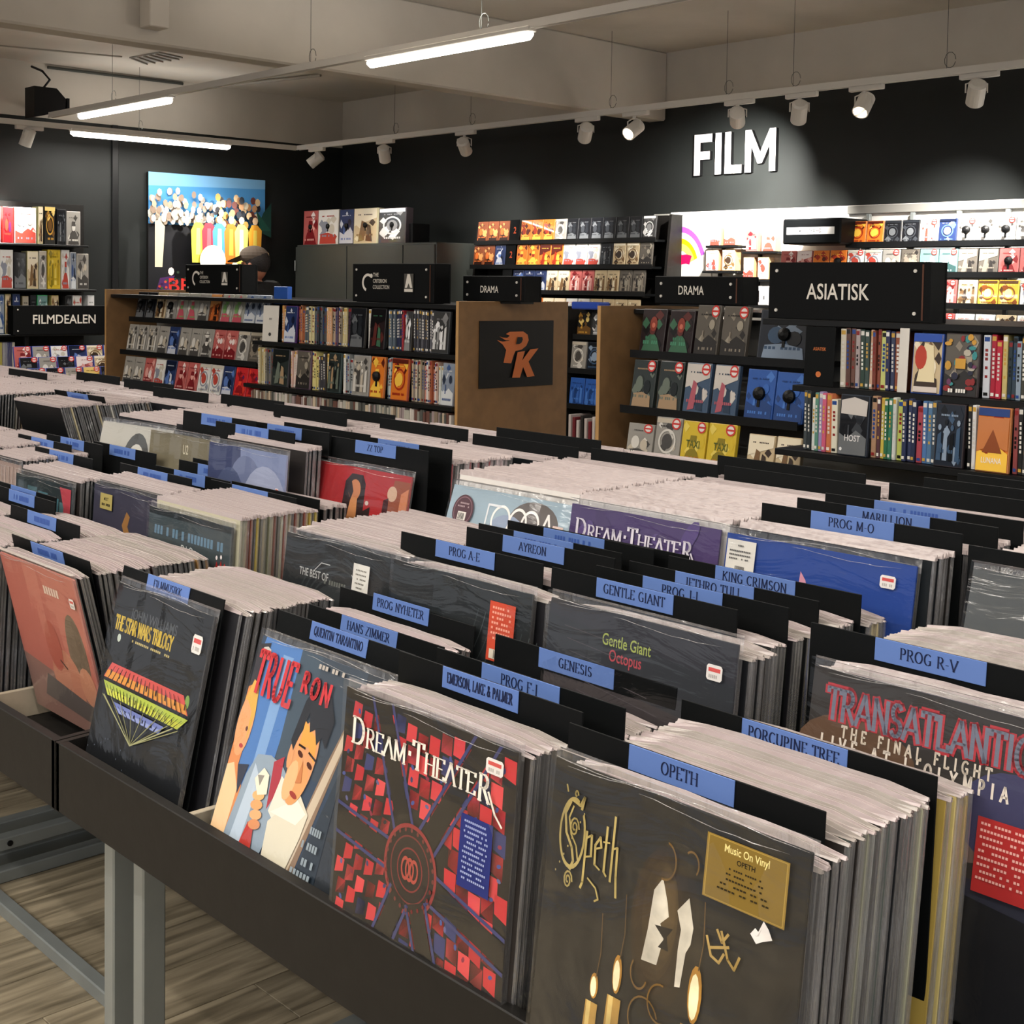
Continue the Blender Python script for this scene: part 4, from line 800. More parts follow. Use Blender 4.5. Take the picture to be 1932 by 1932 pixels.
S1 = [(215, 345, 'w', '#d8d4cc', 'white', .99, 'BOX', '#404040'), (345, 378, 's', ['#c9905c', '#d8b88c'], 'orange-cream'), (380, 478, 'f', '#4a2c6c', 'purple', 1.0, 'n'), (482, 520, 's', ['#a8603c', '#b87a54'], 'orange-brown'), (522, 562, 's', ['#5c6468', '#404850'], 'grey'), (564, 600, 's', ['#d8cc9c'], 'cream yellow'), (602, 705, 's', ['#4c5054', '#5c6064', '#34383c'], 'dark grey'), (707, 745, 's', ['#d8a880'], 'pale orange'), (747, 830, 's', ['#8c8070', '#b8a088', '#5a4a64', '#c9b49c'], 'mixed striped'), (832, 872, 's', ['#cfc090'], 'cream'), (875, 905, 's', ['#3a2438'], 'plum'), (908, 1035, 'f', '#2a2826', 'dark portrait', 1.02, 'k'), (1038, 1062, 's', ['#e0dcd4'], 'white'), (1070, 1195, 'f', '#1c1c1e', 'black and red', 1.02, 'd'), (1198, 1268, 's', ['#6c7c8c', '#54606c'], 'blue-grey'), (1270, 1318, 's', ['#1c2444', '#242c4c'], 'navy'), (1320, 1350, 's', ['#a83038'], 'red'), (1352, 1410, 'f', '#3c3834', 'greyish', .98, 'z'), (1412, 1570, 's', ['#3c3c44', '#54545c', '#2a2a30', '#6c6c74'], 'charcoal'), (1575, 1712, 'f', '#3c4044', 'glinting grey', 1.0, 'z')]
zs = at(488.4, 641, 1, ysp).z; ze = at(860, 671, 1, ysp).z; spine_row.z = (zs+ze)/2
spine_row(LG, 'upper spine shelf', S1, f4, zline(165, 820, 1760, 950), ysp, .2, group='film cases on the upper spine shelf of the left gondola')
xs0 = at(488.4, 641, 1, ysp).x
gshelf(t, xs0-.03, X1, ysp-.025, YG+.36, (zs+ze)/2-.001, 'spine_shelf', .022)
S2 = [(150, 212, 's', ['#cfc4a0', '#c4b890'], 'cream'), (214, 272, 's', ['#77736c', '#5c5a54'], 'grey'), (278, 415, 'f', '#3c3a40', 'dark with pink lettering', 1.02, 'f'), (418, 470, 's', ['#d8b4a8', '#e0d0c4'], 'pale pink'), (474, 592, 'f', '#6c5468', 'violet with a round emblem', 1.02, 'g'), (594, 640, 's', ['#d8cc88'], 'pale yellow'), (644, 700, 's', ['#4c4a4c', '#3c3a40'], 'dark grey'), (702, 724, 's', ['#e0c070'], 'golden'), (728, 835, 'f', '#3c4c4c', 'dark green landscape', 1.03, 'f'), (838, 856, 's', ['#e4e2dc'], 'white'), (858, 925, 's', ['#8c9090', '#a4a8a8'], 'pale grey'), (928, 1068, 'f', '#a4a4a4', 'silvery', 1.02, 's'), (1072, 1188, 'f', '#c97840', 'orange tagged', 1.02, 'o', None, True), (1192, 1236, 's', ['#8ca0a4', '#d0d4d0'], 'pale blue'), (1242, 1382, 'f', '#b8583c', 'orange-red', 1.02, 'o'), (1385, 1490, 's', ['#b8a88c', '#8c8074', '#d0c4b0', '#5c5850'], 'beige and grey'), (1494, 1612, 's', ['#c98c7c', '#e0dcd8', '#c9a898', '#a85c3c'], 'pinkish'), (1614, 1646, 's', ['#d8dcd8'], 'white-green'), (1650, 1755, 'f', '#8c8c94', 'grey and blue', 1.0, 'q')]
ys2 = ysp-.02; zs = at(473, 720, 1, ys2).z; ze = at(860, 770, 1, ys2).z; spine_row.z = (zs+ze)/2
spine_row(LG, 'lower spine shelf', S2, f4, zline(100, 1160, 1760, 1375), ys2, .2, group='film cases on the lower spine shelf of the left gondola')
gshelf(t, at(473, 720, 1, ys2).x-.03, X1, ys2-.03, YG+.36, (zs+ze)/2-.001, 'spine_shelf', .022)
ys3 = ys2-.02; z3 = spine_row.z-.232; spine_row.z = z3; xx = xs0-.02; b = MB(); r = random.Random(6)
while xx < X1-.03:
    ww = r.choice((.014, .015, .016, .026)); b.box(xx, ys3+r.uniform(0, .01), z3, xx+ww*.93, ys3+.135, z3+r.choice((.2, .19, .197)), lin(r.choice(['#8c8c84', '#b8b4a8', '#5c5c58', '#c9b8a0', '#8c7c6c', '#a09090', '#d0c8c0', '#6c4c44']))); xx += ww
o = b.build('film_case_row', M['print']); tag(o, 'row of film case spines on the bottom shelf of the left gondola', 'film cases'); o['kind'] = 'stuff'
gshelf(t, xs0-.05, X1, ys3-.03, YG+.36, spine_row.z-.001, 'spine_shelf', .022)
# PK placard on the right end panel
c10 = lambda x, y: (860+x/3.578, 380+y/3.578)
xp = X1+.018; p, q = at(*c10(150, 1265), 0, xp), at(*c10(655, 803), 0, xp); W_, h_ = q.y-p.y, q.z-p.z
tp = empty('logo_placard', (xp+.001, p.y, p.z), math.pi/2); tag(tp, 'square black placard with an orange flaming two-letter logo on a brown end panel', 'sign')
b = MB(); b.bevbox(0, -.006, 0, W_, 0, h_, .001); b.build('plate', M['rubber'], tp)
a = Art(W_, h_, .0008); nz = lambda pts: [((x-150)/505, 1-(y-805)/445) for x, y in pts]; OR = '#c8703c'
a.n = 9
a.poly(nz([(345, 878), (440, 878), (470, 900), (478, 938), (462, 975), (430, 1000), (388, 1008), (378, 1030), (360, 1090), (308, 1085), (330, 975), (350, 925)]), OR)
a.poly(nz([(262, 932), (300, 943), (352, 936), (345, 985), (325, 1000), (300, 962)]), OR); a.poly(nz([(275, 908), (320, 935), (350, 935), (352, 900), (330, 918), (300, 916)]), OR); a.poly(nz([(318, 893), (350, 905), (372, 880), (345, 878)]), OR)
a.n += 3; a.poly(nz([(396, 915), (428, 915), (432, 932), (424, 952), (408, 962), (386, 962)]), '#0b0b0c')
a.poly(nz([(397, 1016), (447, 1010), (430, 1068), (438, 1110), (415, 1188), (362, 1186)]), OR); a.poly(nz([(425, 1078), (482, 1000), (540, 994), (472, 1082), (516, 1182), (464, 1186), (432, 1108)]), OR)
a.build('logo', M['print'], tp)
# signs on the left gondola
def crit(a, W_, h_):
    a.ring(.2, .5, .075, .075*W_/h_*.95, .022, '#e4ddd2', 60, 250, 14); a.ell(.245, .68, .018, .06, '#e4ddd2', 8)
    a.sans('THE', .27, .66, h_*.1, '#cfc8bc', .9); a.sans('CRITERION', .27, .5, h_*.1, '#cfc8bc', .8); a.sans('COLLECTION', .27, .34, h_*.1, '#cfc8bc', .8)
    a.rect(.66, .27, .77, .74, '#55524c'); a.poly([(.67, .38), (.7, .73), (.73, .73), (.76, .38), (.735, .38), (.715, .5), (.695, .38)], '#e4ddd2'); a.rect(.665, .28, .765, .35, '#e4ddd2')
sign(665, 819, 497, 568, YG+.06, '', 'black sign with an open-ring logo, nearer the brown logo panel', extra=crit)
sign(350, 457, 499, 551, YG+.2, '', 'black sign with an open-ring logo, in front of the crowd collage', extra=crit)
sign(873, 991, 521, 567, YG+.25, 'DRAMA', 'smaller black sign reading DRAMA above the brown logo panel', th=.27, tx=.44, wid=.8)
# ---- right gondola
X0 = -3.742; X1 = -.9
t = rack('gondola', 'black film gondola with a brown left end panel, at right behind the record bins', 'gondola'); t.location = (X0, YG, FL)
panel(X0, YG, YG+.7, -.072, t)
gshelf(t, X0+.9, X1, YG-.1, YG+.7, -.098, 'top_board', .022); gshelf(t, X0+.02, X0+.9, YG+.2, YG+.7, -.085, 'top_board', .02)
b = MB(); b.bevbox(.02, .36, 0, X1-X0, .39, -.12-FL, .003); b.build('back_panel', M['panel_grey'], t)
gshelf(t, X0+.02, X1, YG-.14, YG+.7, FL+.12, 'plinth', .12)
g4 = lambda x, y: (1100+x/4.2, 560+y/4.2); RG = 'right gondola'
def grow(sh, items, zc, y, tilt=.16):
    lo = None
    for j, (x0, x1, zb_, zt_, cd, v, lab, kw) in enumerate(items):
        p, q = at(*g4(x0, zb_), 1, y), at(*g4(x1, zb_), 1, y); h_ = (at(*g4((x0+x1)/2, zt_), 1, y+.03).z-zc)*1.02
        case(f'{lab}, {ordn(j)} from left, {sh}, right gondola', Vector((p.x, y, zc)), q.x-p.x, h_, .02, cd, v, tilt, cat='film case', group='face-out film cases on the right gondola', **kw)
for sh, its, ln, y in (('top shelf', [(440, 628, 440, 98, 'd', 0, 'dark horror-style film case', dict(extra='face')), (655, 850, 455, 110, 'd', 0, 'dark horror-style film case', dict(extra='face')), (868, 1050, 465, 68, 'g', 2, 'taller grey film case with red sticker', dict(sticker=True)), (1075, 1280, 475, 78, 'g', 2, 'grey film case with red sticker', dict(sticker=True)), (1370, 1790, 500, 108, 'e', 1, 'wide dark blue box set with security tag', dict(sticker=True, tagged=True))], ((430, 445), (1800, 515)), YG+.13),
        ('second shelf', [(365, 545, 880, 500, 'f', 1, 'murky green film case with red sticker', dict(sticker=True)), (572, 762, 895, 512, 'f', 1, 'murky green film case with red sticker', dict(sticker=True)), (782, 978, 925, 525, 'h', 3, 'slate blue film case with a pink shape', dict(sticker=True)), (1005, 1200, 945, 540, 'h', 3, 'slate blue film case with a pink shape', dict(sticker=True)), (1268, 1490, 950, 575, 'B', 2, 'blue square box set with security tag', dict(tagged=True)), (1500, 1735, 975, 600, 'B', 2, 'blue square box set with security tag', dict(tagged=True))], ((350, 885), (1740, 1000)), YG+.05),
        ('third shelf', [(330, 530, 1320, 1000, 's', 1, 'grey film case with red sticker', dict(sticker=True)), (545, 745, 1330, 955, 's', 4, 'silvery film case with red sticker', dict(sticker=True)), (755, 945, 1345, 985, 'x', 0, 'yellow film case printed TAXI', dict(sticker=True, extra='TAXI')), (960, 1180, 1360, 1005, 'x', 0, 'yellow film case printed TAXI', dict(sticker=True, extra='TAXI')), (1280, 1490, 1400, 1090, 'c', 3, 'cream box set with small figures', dict()), (1505, 1700, 1420, 1110, 'c', 3, 'cream box set with small figures', dict())], ((330, 1325), (1700, 1440)), YG-.03)):
    A, B = at(*g4(*ln[0]), 1, y), at(*g4(*ln[1]), 1, y); zc = (A.z+B.z)/2; grow(sh, its, zc, y); gshelf(t, A.x-.01, B.x, y-.03, YG+.36, zc-.001, 'shelf', .02, .012)
h5 = lambda x, y: (1560+x/5.194, 600+y/5.194); ysr = YG-.1
S1 = [(-200, 105, 'c', '#111', 'black ASIATISK', 1.02, 'ASIATISK', '#c8703c'), (112, 170, 's', ['#cfc8b8', '#b8a89c'], 'off-white'), (172, 262, 's', ['#5c4038', '#6a4a40', '#4c3430'], 'brown'), (264, 305, 's', ['#a89c9c'], 'grey-pink'), (307, 395, 's', ['#30443c', '#3c4c48', '#24302c', '#4c5c58'], 'dark green'), (397, 432, 's', ['#cfa890'], 'peach'), (434, 500, 's', ['#7a3c30', '#8c4c3c'], 'rusty'), (502, 560, 's', ['#c8cc7c', '#b8bc6c'], 'lime yellow'), (562, 650, 's', ['#2c3054', '#38405c', '#d8dcdc', '#1c2034'], 'navy'), (652, 712, 's', ['#8c4c34', '#6c2c24'], 'brick red'), (716, 812, 'w', '#e8e0dc', 'white leaning', 1.05), (835, 1140, 'f', '#3858a8', 'blue-topped illustrated', .98, 'c', 'bands'), (1150, 1500, 'f', '#3c3434', 'busy colourful', 1.0, 'g', 'busy'), (1505, 1578, 's', ['#d0d4dc', '#4c5090', '#3c4488'], 'blue and white'), (1580, 1690, 's', ['#a81c34', '#b8243c', '#8c1c3c', '#a02040'], 'crimson'), (1692, 1745, 's', ['#c8b878', '#d0c088'], 'pale yellow'), (1748, 1840, 's', ['#24343c', '#30404c', '#1c2830'], 'dark teal'), (1842, 1890, 's', ['#8c9cac'], 'light blue'), (1892, 1990, 's', ['#3c3c34', '#c8903c', '#5c3c2c', '#8c8c8c', '#24384c'], 'mixed')]
A, B = at(1513, 721, 1, ysr), at(1932, 762, 1, ysr); spine_row.z = (A.z+B.z)/2
spine_row(RG, 'upper spine shelf', S1, h5, zline(0, 650, 1932, 800), ysr, .2, group='film cases on the upper spine shelf of the right gondola')
gshelf(t, A.x-.02, X1, ysr-.03, YG+.36, spine_row.z-.001, 'spine_shelf', .022)
S2 = [(-245, -175, 's', ['#3c4448', '#2c3438'], 'charcoal'), (-172, -100, 's', ['#d8dcd8', '#5c8c7c'], 'white and green'), (-98, -20, 's', ['#9c8cb8', '#c85c7c', '#e4e0dc'], 'lilac'), (-18, 32, 's', ['#c8744c', '#d08c3c'], 'orange'), (34, 95, 's', ['#e0dcc8', '#d0ccbc'], 'cream'), (120, 415, 'f', '#28303c', 'grey film with pale sky', 1.02, 'k', 'HOST'), (418, 470, 's', ['#a88468', '#8c6448'], 'tan'), (472, 545, 's', ['#54343c', '#c8b44c'], 'plum and gold'), (547, 620, 's', ['#2c6c4c', '#34745c'], 'green'), (622, 660, 's', ['#c8ccc8'], 'grey-white'), (662, 720, 's', ['#b8c060', '#d8dcd0'], 'yellow-green'), (722, 850, 's', ['#2c3454', '#343c5c', '#242c48', '#3c4468'], 'navy'), (852, 910, 's', ['#a84450', '#983c4c'], 'dark red'), (912, 1010, 's', ['#4c74a8', '#54789c', '#3c6494'], 'mid blue'), (1012, 1055, 's', ['#3c4c5c'], 'slate'), (1060, 1350, 'f', '#2c2428', 'dark with yellow title', 1.0, 'e', None), (1355, 1440, 's', ['#1c1c1e', '#e0e0e0', '#2c2c30'], 'black and white'), (1465, 1800, 'f', '#b87848', 'orange landscape', 1.0, 'o', 'LUNANA'), (1802, 1850, 's', ['#8c4444', '#7c3c3c'], 'red-brown'), (1852, 2000, 's', ['#1c1c1c', '#3c3c3c', '#8c5c3c', '#5c5c64'], 'assorted dark')]
ys2 = ysr-.06; A, B = at(1480, 845, 1, ys2), at(1932, 897, 1, ys2); spine_row.z = (A.z+B.z)/2
spine_row(RG, 'lower spine shelf', S2, h5, zline(0, 1300, 1932, 1560), ys2, .2, group='film cases on the lower spine shelf of the right gondola')
gshelf(t, A.x-.02, X1, ys2-.03, YG+.36, spine_row.z-.001, 'spine_shelf', .022)
gshelf(t, A.x-.04, X1, ys2-.1, YG+.36, spine_row.z-.25, 'spine_shelf', .022)
sign(1449, 1757, 494, 600, YG-.05, 'ASIATISK', 'large black sign reading ASIATISK on the right gondola', th=.27, tx=.45, wid=.8, tz=.36)
sign(1235, 1401, 522, 572, YG+.2, 'DRAMA', 'black sign reading DRAMA left of the large sign', th=.32, tx=.43, wid=.75)

# ------------------------------------------------------------------ record browsers (stepped bins on steel frames)
UX = [(-6.57, -5.085), (-5.085, -3.60), (-3.60, -2.115), (-2.115, -.60), (-.60, .885)]
TY = [(.95, 1.27, -.848, -.775), (1.27, 1.59, -.75, -.70), (1.59, 1.915, -.675, -.625), (1.915, 2.24, -.675, -.9), (2.24, 2.56, -.75, -.9), (2.56, 2.88, -.83, -.9)]
for ui, (xa, xb) in enumerate(UX):
    t = empty('record_browser', (xa, .95, FL)); tag(t, ('black stepped record browser at the far left, second from the left edge', 'black stepped record browser farthest left, mostly hidden', 'black stepped record browser at left, ending at the fascia joint', 'nearest black stepped record browser, with the white-lettered red cover', 'black stepped record browser at the lower right corner of the photo')[[1, 0, 2, 3, 4][ui]], 'record browser')
    W_ = xb-xa-.004; g = lambda z: z-FL; y0 = .95
    b = MB(); b.bevbox(0, 0, g(-.893), W_, .018, g(-.775), .0015); b.build('fascia', M['black_board'], t)
    b = MB(); b.bevbox(0, 2.88-y0-.018, g(-.893), W_, 2.88-y0, g(-.775), .0015); b.build('rear_fascia', M['black_board'], t)
    b = MB(); b.bevbox(.0, .018, g(-.893), W_, 2.88-y0-.018, g(-.875), .0015); b.build('base_board', M['black_board'], t)
    for (a_, c_, zf, zt_) in TY:
        b = MB(); b.box(.012, a_-y0+.018, g(zf-.012), W_-.012, c_-y0, g(zf)); b.build('bin_floor', M['black_board'], t)
        if a_ > 1 and a_ < 1.9: b = MB(); b.bevbox(.012, a_-y0, g(zf-.12), W_-.012, a_-y0+.014, g(zf+.045), .001); b.build('step_board', M['black_board'], t)
        if a_ > 1.9: b = MB(); b.bevbox(.012, c_-y0-.03, g(zf-.12), W_-.012, c_-y0-.018, g(zf+.045), .001); b.build('step_board', M['black_board'], t)
        n_ = 4
        for k in range(1, n_):
            x = W_*k/n_+.002*(k == 2); b = MB(); b.bevbox(x-.006, a_-y0+.019, g(zf), x+.006, c_-y0-.005, g(zf+.055), .001); b.build('partition', M['pale_board'], t)
    for x in (0, W_-.012):
        pr_ = [(0, -.893), (0, -.775), (.32, -.765), (.32, -.70), (.64, -.69), (.64, -.625), (1.29, -.625), (1.29, -.69), (1.61, -.70), (1.61, -.765), (1.93, -.775), (1.93, -.893)]
        b = MB(); A_ = [Vector((x, y, g(z))) for y, z in pr_]; B_ = [p+Vector((.012, 0, 0)) for p in A_]; b.face(A_); b.face(B_[::-1])
        for i in range(12): b.face([A_[(i+1) % 12], A_[i], B_[i], B_[(i+1) % 12]])
        b.build('side_panel', M['black_board'], t)
    # steel frame
    for xx in (.010, W_-.095):
        for yy in (.12, 1.75):
            b = MB(); b.bevbox(xx+.03, yy, .03, xx+.066, yy+.044, g(-.893), .003); b.build('leg', M['steel'], t)
        b = MB(); b.bevbox(xx+.03, .06, .0, xx+.072, 1.86, .035, .003); f_ = b.build('foot_bar', M['steel'], t)
        b = MB(); b.bevbox(xx+.03, .10, .09, xx+.072, 1.80, .125, .003); b.build('side_rail', M['steel'], t)
        b = MB(); b.tube([(xx+.072, .5, .108), (xx+.075, .5, .108)], .008, 10); b.build('bolt', M['rubber'], t)
    b = MB(); b.bevbox(.1, .40, .0, W_-.1, .435, .035, .003); b.build('cross_bar', M['steel'], t)
    b = MB(); b.bevbox(.1, .44, .62, W_-.1, .46, .66, .003); b.build('cross_bar', M['steel'], t)

# packed records
b = MB(); b.bevbox(0, 0, 0, .314, .0042, .314, .0008); SLEEVE = b.mesh('record_sleeve', M['obj_sleeve'])
LIPS = []
for v in range(6):
    r = random.Random(v); b = MB(); N = 7; yo = .0052
    pr_ = [(i/N*.322-.003, r.uniform(-.0007, .0007), r.uniform(-.0012, .0010)) for i in range(N+1)]
    for (a_, c_) in zip(pr_, pr_[1:]):
        za, zc = .3225+a_[2]-(.006 if a_[0] < 0 or a_[0] > .31 else 0), .3225+c_[2]-(.006 if c_[0] > .31 else 0)
        P = [Vector(q) for q in ((a_[0], -.0002+a_[1], .3137), (c_[0], -.0002+c_[1], .3137), (c_[0], .0046+c_[1], .3137), (a_[0], .0046+a_[1], .3137), (a_[0], .0016+a_[1], za), (c_[0], .0016+c_[1], zc), (c_[0], .0027+c_[1], zc), (a_[0], .0027+a_[1], za))]
        b.hexa(P)
    b.box(.3142, .0004, 0, .3185, .0038, .3135, mi=1); LIPS.append(b.mesh('plastic_sleeve', [M['lip'], M['bag_edge']]))
STUFF, STUFF2 = MB(), MB()
NREC = [0]
DARK = ['#121314', '#1a1b1d', '#22201e', '#0e1418', '#2a2624', '#16181c', '#1c1c20']
MIX = DARK*4+['#c9b98c', '#8a8478', '#4c4c50', '#6c5c48', '#d0ccc0', '#3a2c2c', '#2c3c4c']
def stack(desc, x, y0, y1, zt, lean=.06, pitch=.0064, cols=MIX, single=True, cword=None, jx=.004):
    n_ = max(1, int((y1-y0)/pitch)); a_ = math.atan(lean); hh = .315*math.cos(a_)
    for i in range(n_):
        yt = y0+(y1-y0)*(i+.5)/n_; y = yt-.315*math.sin(a_); xx = x+rnd.uniform(-jx, jx); z = zt-.009-hh+rnd.uniform(-.0022, .0018); c = rnd.choice(cols)
        if single and NREC[0] < 300:
            o = link('record', SLEEVE, None, (xx, y, z)); o.rotation_euler = (-a_, 0, rnd.uniform(-.006, .006)); o.color = lin(c)
            link('plastic_sleeve', LIPS[rnd.randrange(6)], o, (0, 0, 0)); L_ = sum(lin(c)[:3])/3
            cw = 'dark' if L_ < .06 else ('pale' if L_ > .3 else 'mid-toned')
            tag(o, f'{cw}-edged record, {ordn(i)} from front, {desc}', 'record', 'records packed '+desc); NREC[0] += 1
        else:
            Mx = Matrix.Translation((xx, y, z)) @ Matrix.Rotation(-a_, 4, 'X')
            STUFF.box(0, 0, 0, .314, .0042, .314, lin(c), 0, Mx); v = rnd.uniform(-.002, .002)
            STUFF2.hexa([Mx @ Vector(q) for q in ((-.002, -.0002, .3137), (.318, -.0002, .3137), (.318, .0046, .3137), (-.002, .0046, .3137), (-.002, .0016, .3215+v), (.318, .0016, .3205-v), (.318, .0028, .3205-v), (-.002, .0028, .3215+v))])
            STUFF2.box(.3142, .0004, 0, .3175, .0038, .3135, mi=1, M=Mx)
b = MB(); b.bevbox(0, 0, 0, .33, .0022, .345, .0006); DIV = b.mesh('record_divider', M['black_plastic'])
b = MB(); b.bevbox(0, -.0012, 0, .1375, 0, .0265, .0003); TAGMESH = b.mesh('label_tag', M['tag_blue'])
TXT = {}
def divider(x, y, zt, label, text=None, lean=.05, rz=0.0, tagx=.09, tz=0.0, sx=None, blank=False):
    a_ = math.atan(lean); o = link('record_divider', DIV, None, (x, y-.345*math.sin(a_), zt-.345*math.cos(a_))); o.rotation_euler = (-a_, 0, rz); tag(o, label, 'divider')
    if text is None: return o
    tg = link('label_tag', TAGMESH, o, (tagx, -.0004, .345-.0265+tz)); a = Art(.1375, .0265, .0002); a.n = 8
    if text.startswith('~'): a.marks(.2, .28, .6, .42, '#3b58a0', random.Random(len(text)*3+int(abs(x)*100)), 9+len(text))
    else:
        s_ = sx or min(.0125, .118/max(1e-3, textw(text, 1.0)*1.0)); a.text(text, (.1375-textw(text, s_))/2/.1375, .3, .0125, s_, '#1c2648', .16, .05, True)
    a.build('lettering', M['print'], tg); return o
b = MB(); NX, NZ = 12, 12
for i in range(NX):
    for j in range(NZ):
        f_ = lambda u, v: Vector((-.003+.3215*u, -.0022-.0018*math.sin(v*7+u*9)*math.sin(u*13-v*5), -.001+.3255*v)); u0, u1, v0, v1 = i/NX, (i+1)/NX, j/NZ, (j+1)/NZ
        b.face([f_(u0, v0), f_(u1, v0), f_(u1, v1), f_(u0, v1)])
b.face([Vector(q) for q in ((.3185, -.0035, 0), (.3185, .0055, 0), (.3185, .0055, .3235), (.3185, -.0035, .3235))], mi=1)
for k in range(8):
    u0, u1 = k/8, (k+1)/8; b.face([Vector((-.003+.3215*u0, -.0035, .3245)), Vector((-.003+.3215*u1, -.0035, .3245)), Vector((-.003+.3215*u1, .0055, .3225)), Vector((-.003+.3215*u0, .0055, .3225))], mi=2)
b.face([Vector(q) for q in ((-.003, .0056, .305), (.3185, .0056, .305), (.3185, .0056, .3255), (-.003, .0056, .3255))], mi=1)
BAG = b.mesh('plastic_sleeve', [M['bag'], M['bag_edge'], M['lip']]); BAG.polygons.foreach_set('use_smooth', [True]*len(BAG.polygons))
b = MB(); r = random.Random(4)
for k, (z, i0, i1, r_) in enumerate(((.3155, 0, 16, .0008), (.311, 1, 9, .0007), (.306, 6, 15, .0006))):
    b.tube([(.002+.312*i/16, -.0042-.0004*k, z-.003*math.sin(i*.5+k)+r.uniform(-.0008, .0008)) for i in range(i0, i1+1)], [.0001]+[r_*r.uniform(.4, 1) for _ in range(i1-i0-1)]+[.0001], 5)
CREASE = b.mesh('plastic_folds', M['bag_edge'])
def stickerart(w_, h_, kind):
    a = Art(w_, h_, .0001); a.n = 2
    if kind == 'price': a.poly([(.1, 0), (.9, 0), (1, .15), (1, .85), (.9, 1), (.1, 1), (0, .85), (0, .15)], '#e6e2de'); a.rect(.12, .55, .88, .8, '#d0504c'); a.marks(.16, .15, .68, .22, '#b8b2ae', rnd, 6)
    elif kind == 'barcode': a.rect(0, 0, 1, 1, '#d6d3cc'); [a.rect(.34+.032*i, .1, .34+.032*i+.016, .34, '#333333') for i in range(11)]; [a.marks(.12, .5+.1*i, .74, .04, '#5a5a5a', rnd, 12) for i in range(3)]; a.rect(.12, .12, .2, .2, '#4a4a4a'); a.marks(.4, .84, .2, .04, '#555555', rnd, 4)
    elif kind == 'red': a.rect(0, 0, 1, 1, '#c84c34'); [a.marks(.12, .88-.085*i, .76, .04, '#e8a08c', rnd, 8) for i in range(7)]; a.rect(.12, .04, .88, .2, '#d8d0c0'); [a.rect(.3+.05*i, .05, .3+.05*i+.025, .19, '#2c2c28') for i in range(8)]
    elif kind == 'redpanel': a.rect(0, 0, 1, 1, '#a82c2c'); [a.marks(.06, .9-.09*i, .88, .035, '#e0a8a0', rnd, 16) for i in range(9)]
    elif kind == 'blue': a.rect(0, 0, 1, 1, '#222c70'); [a.marks(.12+.04*(i % 2), .9-.07*i, .74, .03, '#98a4d0', rnd, 12) for i in range(12)]
    elif kind == 'gold': a.rect(0, 0, 1, 1, '#8f7430'); a.rect(.02, .02, .98, .98, '#a88c42'); a.rect(.03, .03, .97, .97, '#7c6428'); a.sans('Music On Vinyl', .5, .8, h_*.12, '#e8d890', .82, 'c'); a.sans('OPETH', .5, .66, h_*.08, '#1c1608', 1.0, 'c'); [a.marks(.3-.03*i, .55-.085*i, .4+.06*i, .028, '#2c2410', rnd, 14) for i in range(5)]
    elif kind == 'white': a.rect(0, 0, 1, 1, '#d9d7d0'); [a.marks(.18, .84-.1*i, .66, .035, '#77746c', rnd, 7) for i in range(6)]; a.rect(.1, .04, .9, .16, '#b8b5ac')
    elif kind == 'tan': a.rect(0, 0, 1, 1, '#a89a5c'); a.sans('MOST', .5, .56, h_*.2, '#26221a', .8, 'c'); a.marks(.15, .22, .7, .16, '#26221a', rnd, 8)
    elif kind == 'oval': a.ell(.5, .5, .5, .5, '#4c343c', 26); a.ring(.5, .5, .44, .44, .03, '#7a5c64'); a.marks(.25, .7, .5, .05, '#a08c90', rnd, 8); a.marks(.22, .6, .56, .05, '#a08c90', rnd, 8); a.rect(.3, .2, .7, .46, '#cfcac4'); [a.rect(.34+.06*i, .22, .34+.06*i+.03, .42, '#333333') for i in range(5)]
    elif kind == 'torn': a.poly([(.0, .3), (.2, .6), (.35, .5), (.55, 1), (.8, .75), (1, .4), (.6, .2), (.3, .0)], '#e4dfdc'); a.poly([(.2, .3), (.4, .35), (.5, .7), (.3, .3)], '#c4bfbc')
    return a
def front(x, yt, zt, lean, label, art, base='#111111', stickers=(), worn=False, shine=True, rz=0.0, w_=.314, name='record'):
    zt -= .011; a_ = math.atan(lean); o = link(name, SLEEVE, None, (x, yt-.314*math.sin(a_), zt-.314*math.cos(a_))); o.rotation_euler = (-a_, 0, rz); o.color = lin(base); tag(o, label, 'record')
    a = Art(.314, .314); a.rect(.003, .003, .997, .997, base); art(a); a.build('cover_print', M['print_worn' if worn else 'print'], o)
    for (kd, sx, sz, sw, sh) in stickers:
        q = stickerart(sw*.314, sh*.314, kd).build({'price': 'price_sticker', 'torn': 'torn_sticker', 'barcode': 'barcode_sticker'}.get(kd, 'sticker'), M['print'], o, loc=(sx*.314, -.0032-.0002, sz*.314))
    if shine: link('plastic_sleeve', BAG, o, (0, -.0012, 0)); link('plastic_folds', CREASE, o, (0, 0, .002))
    return o

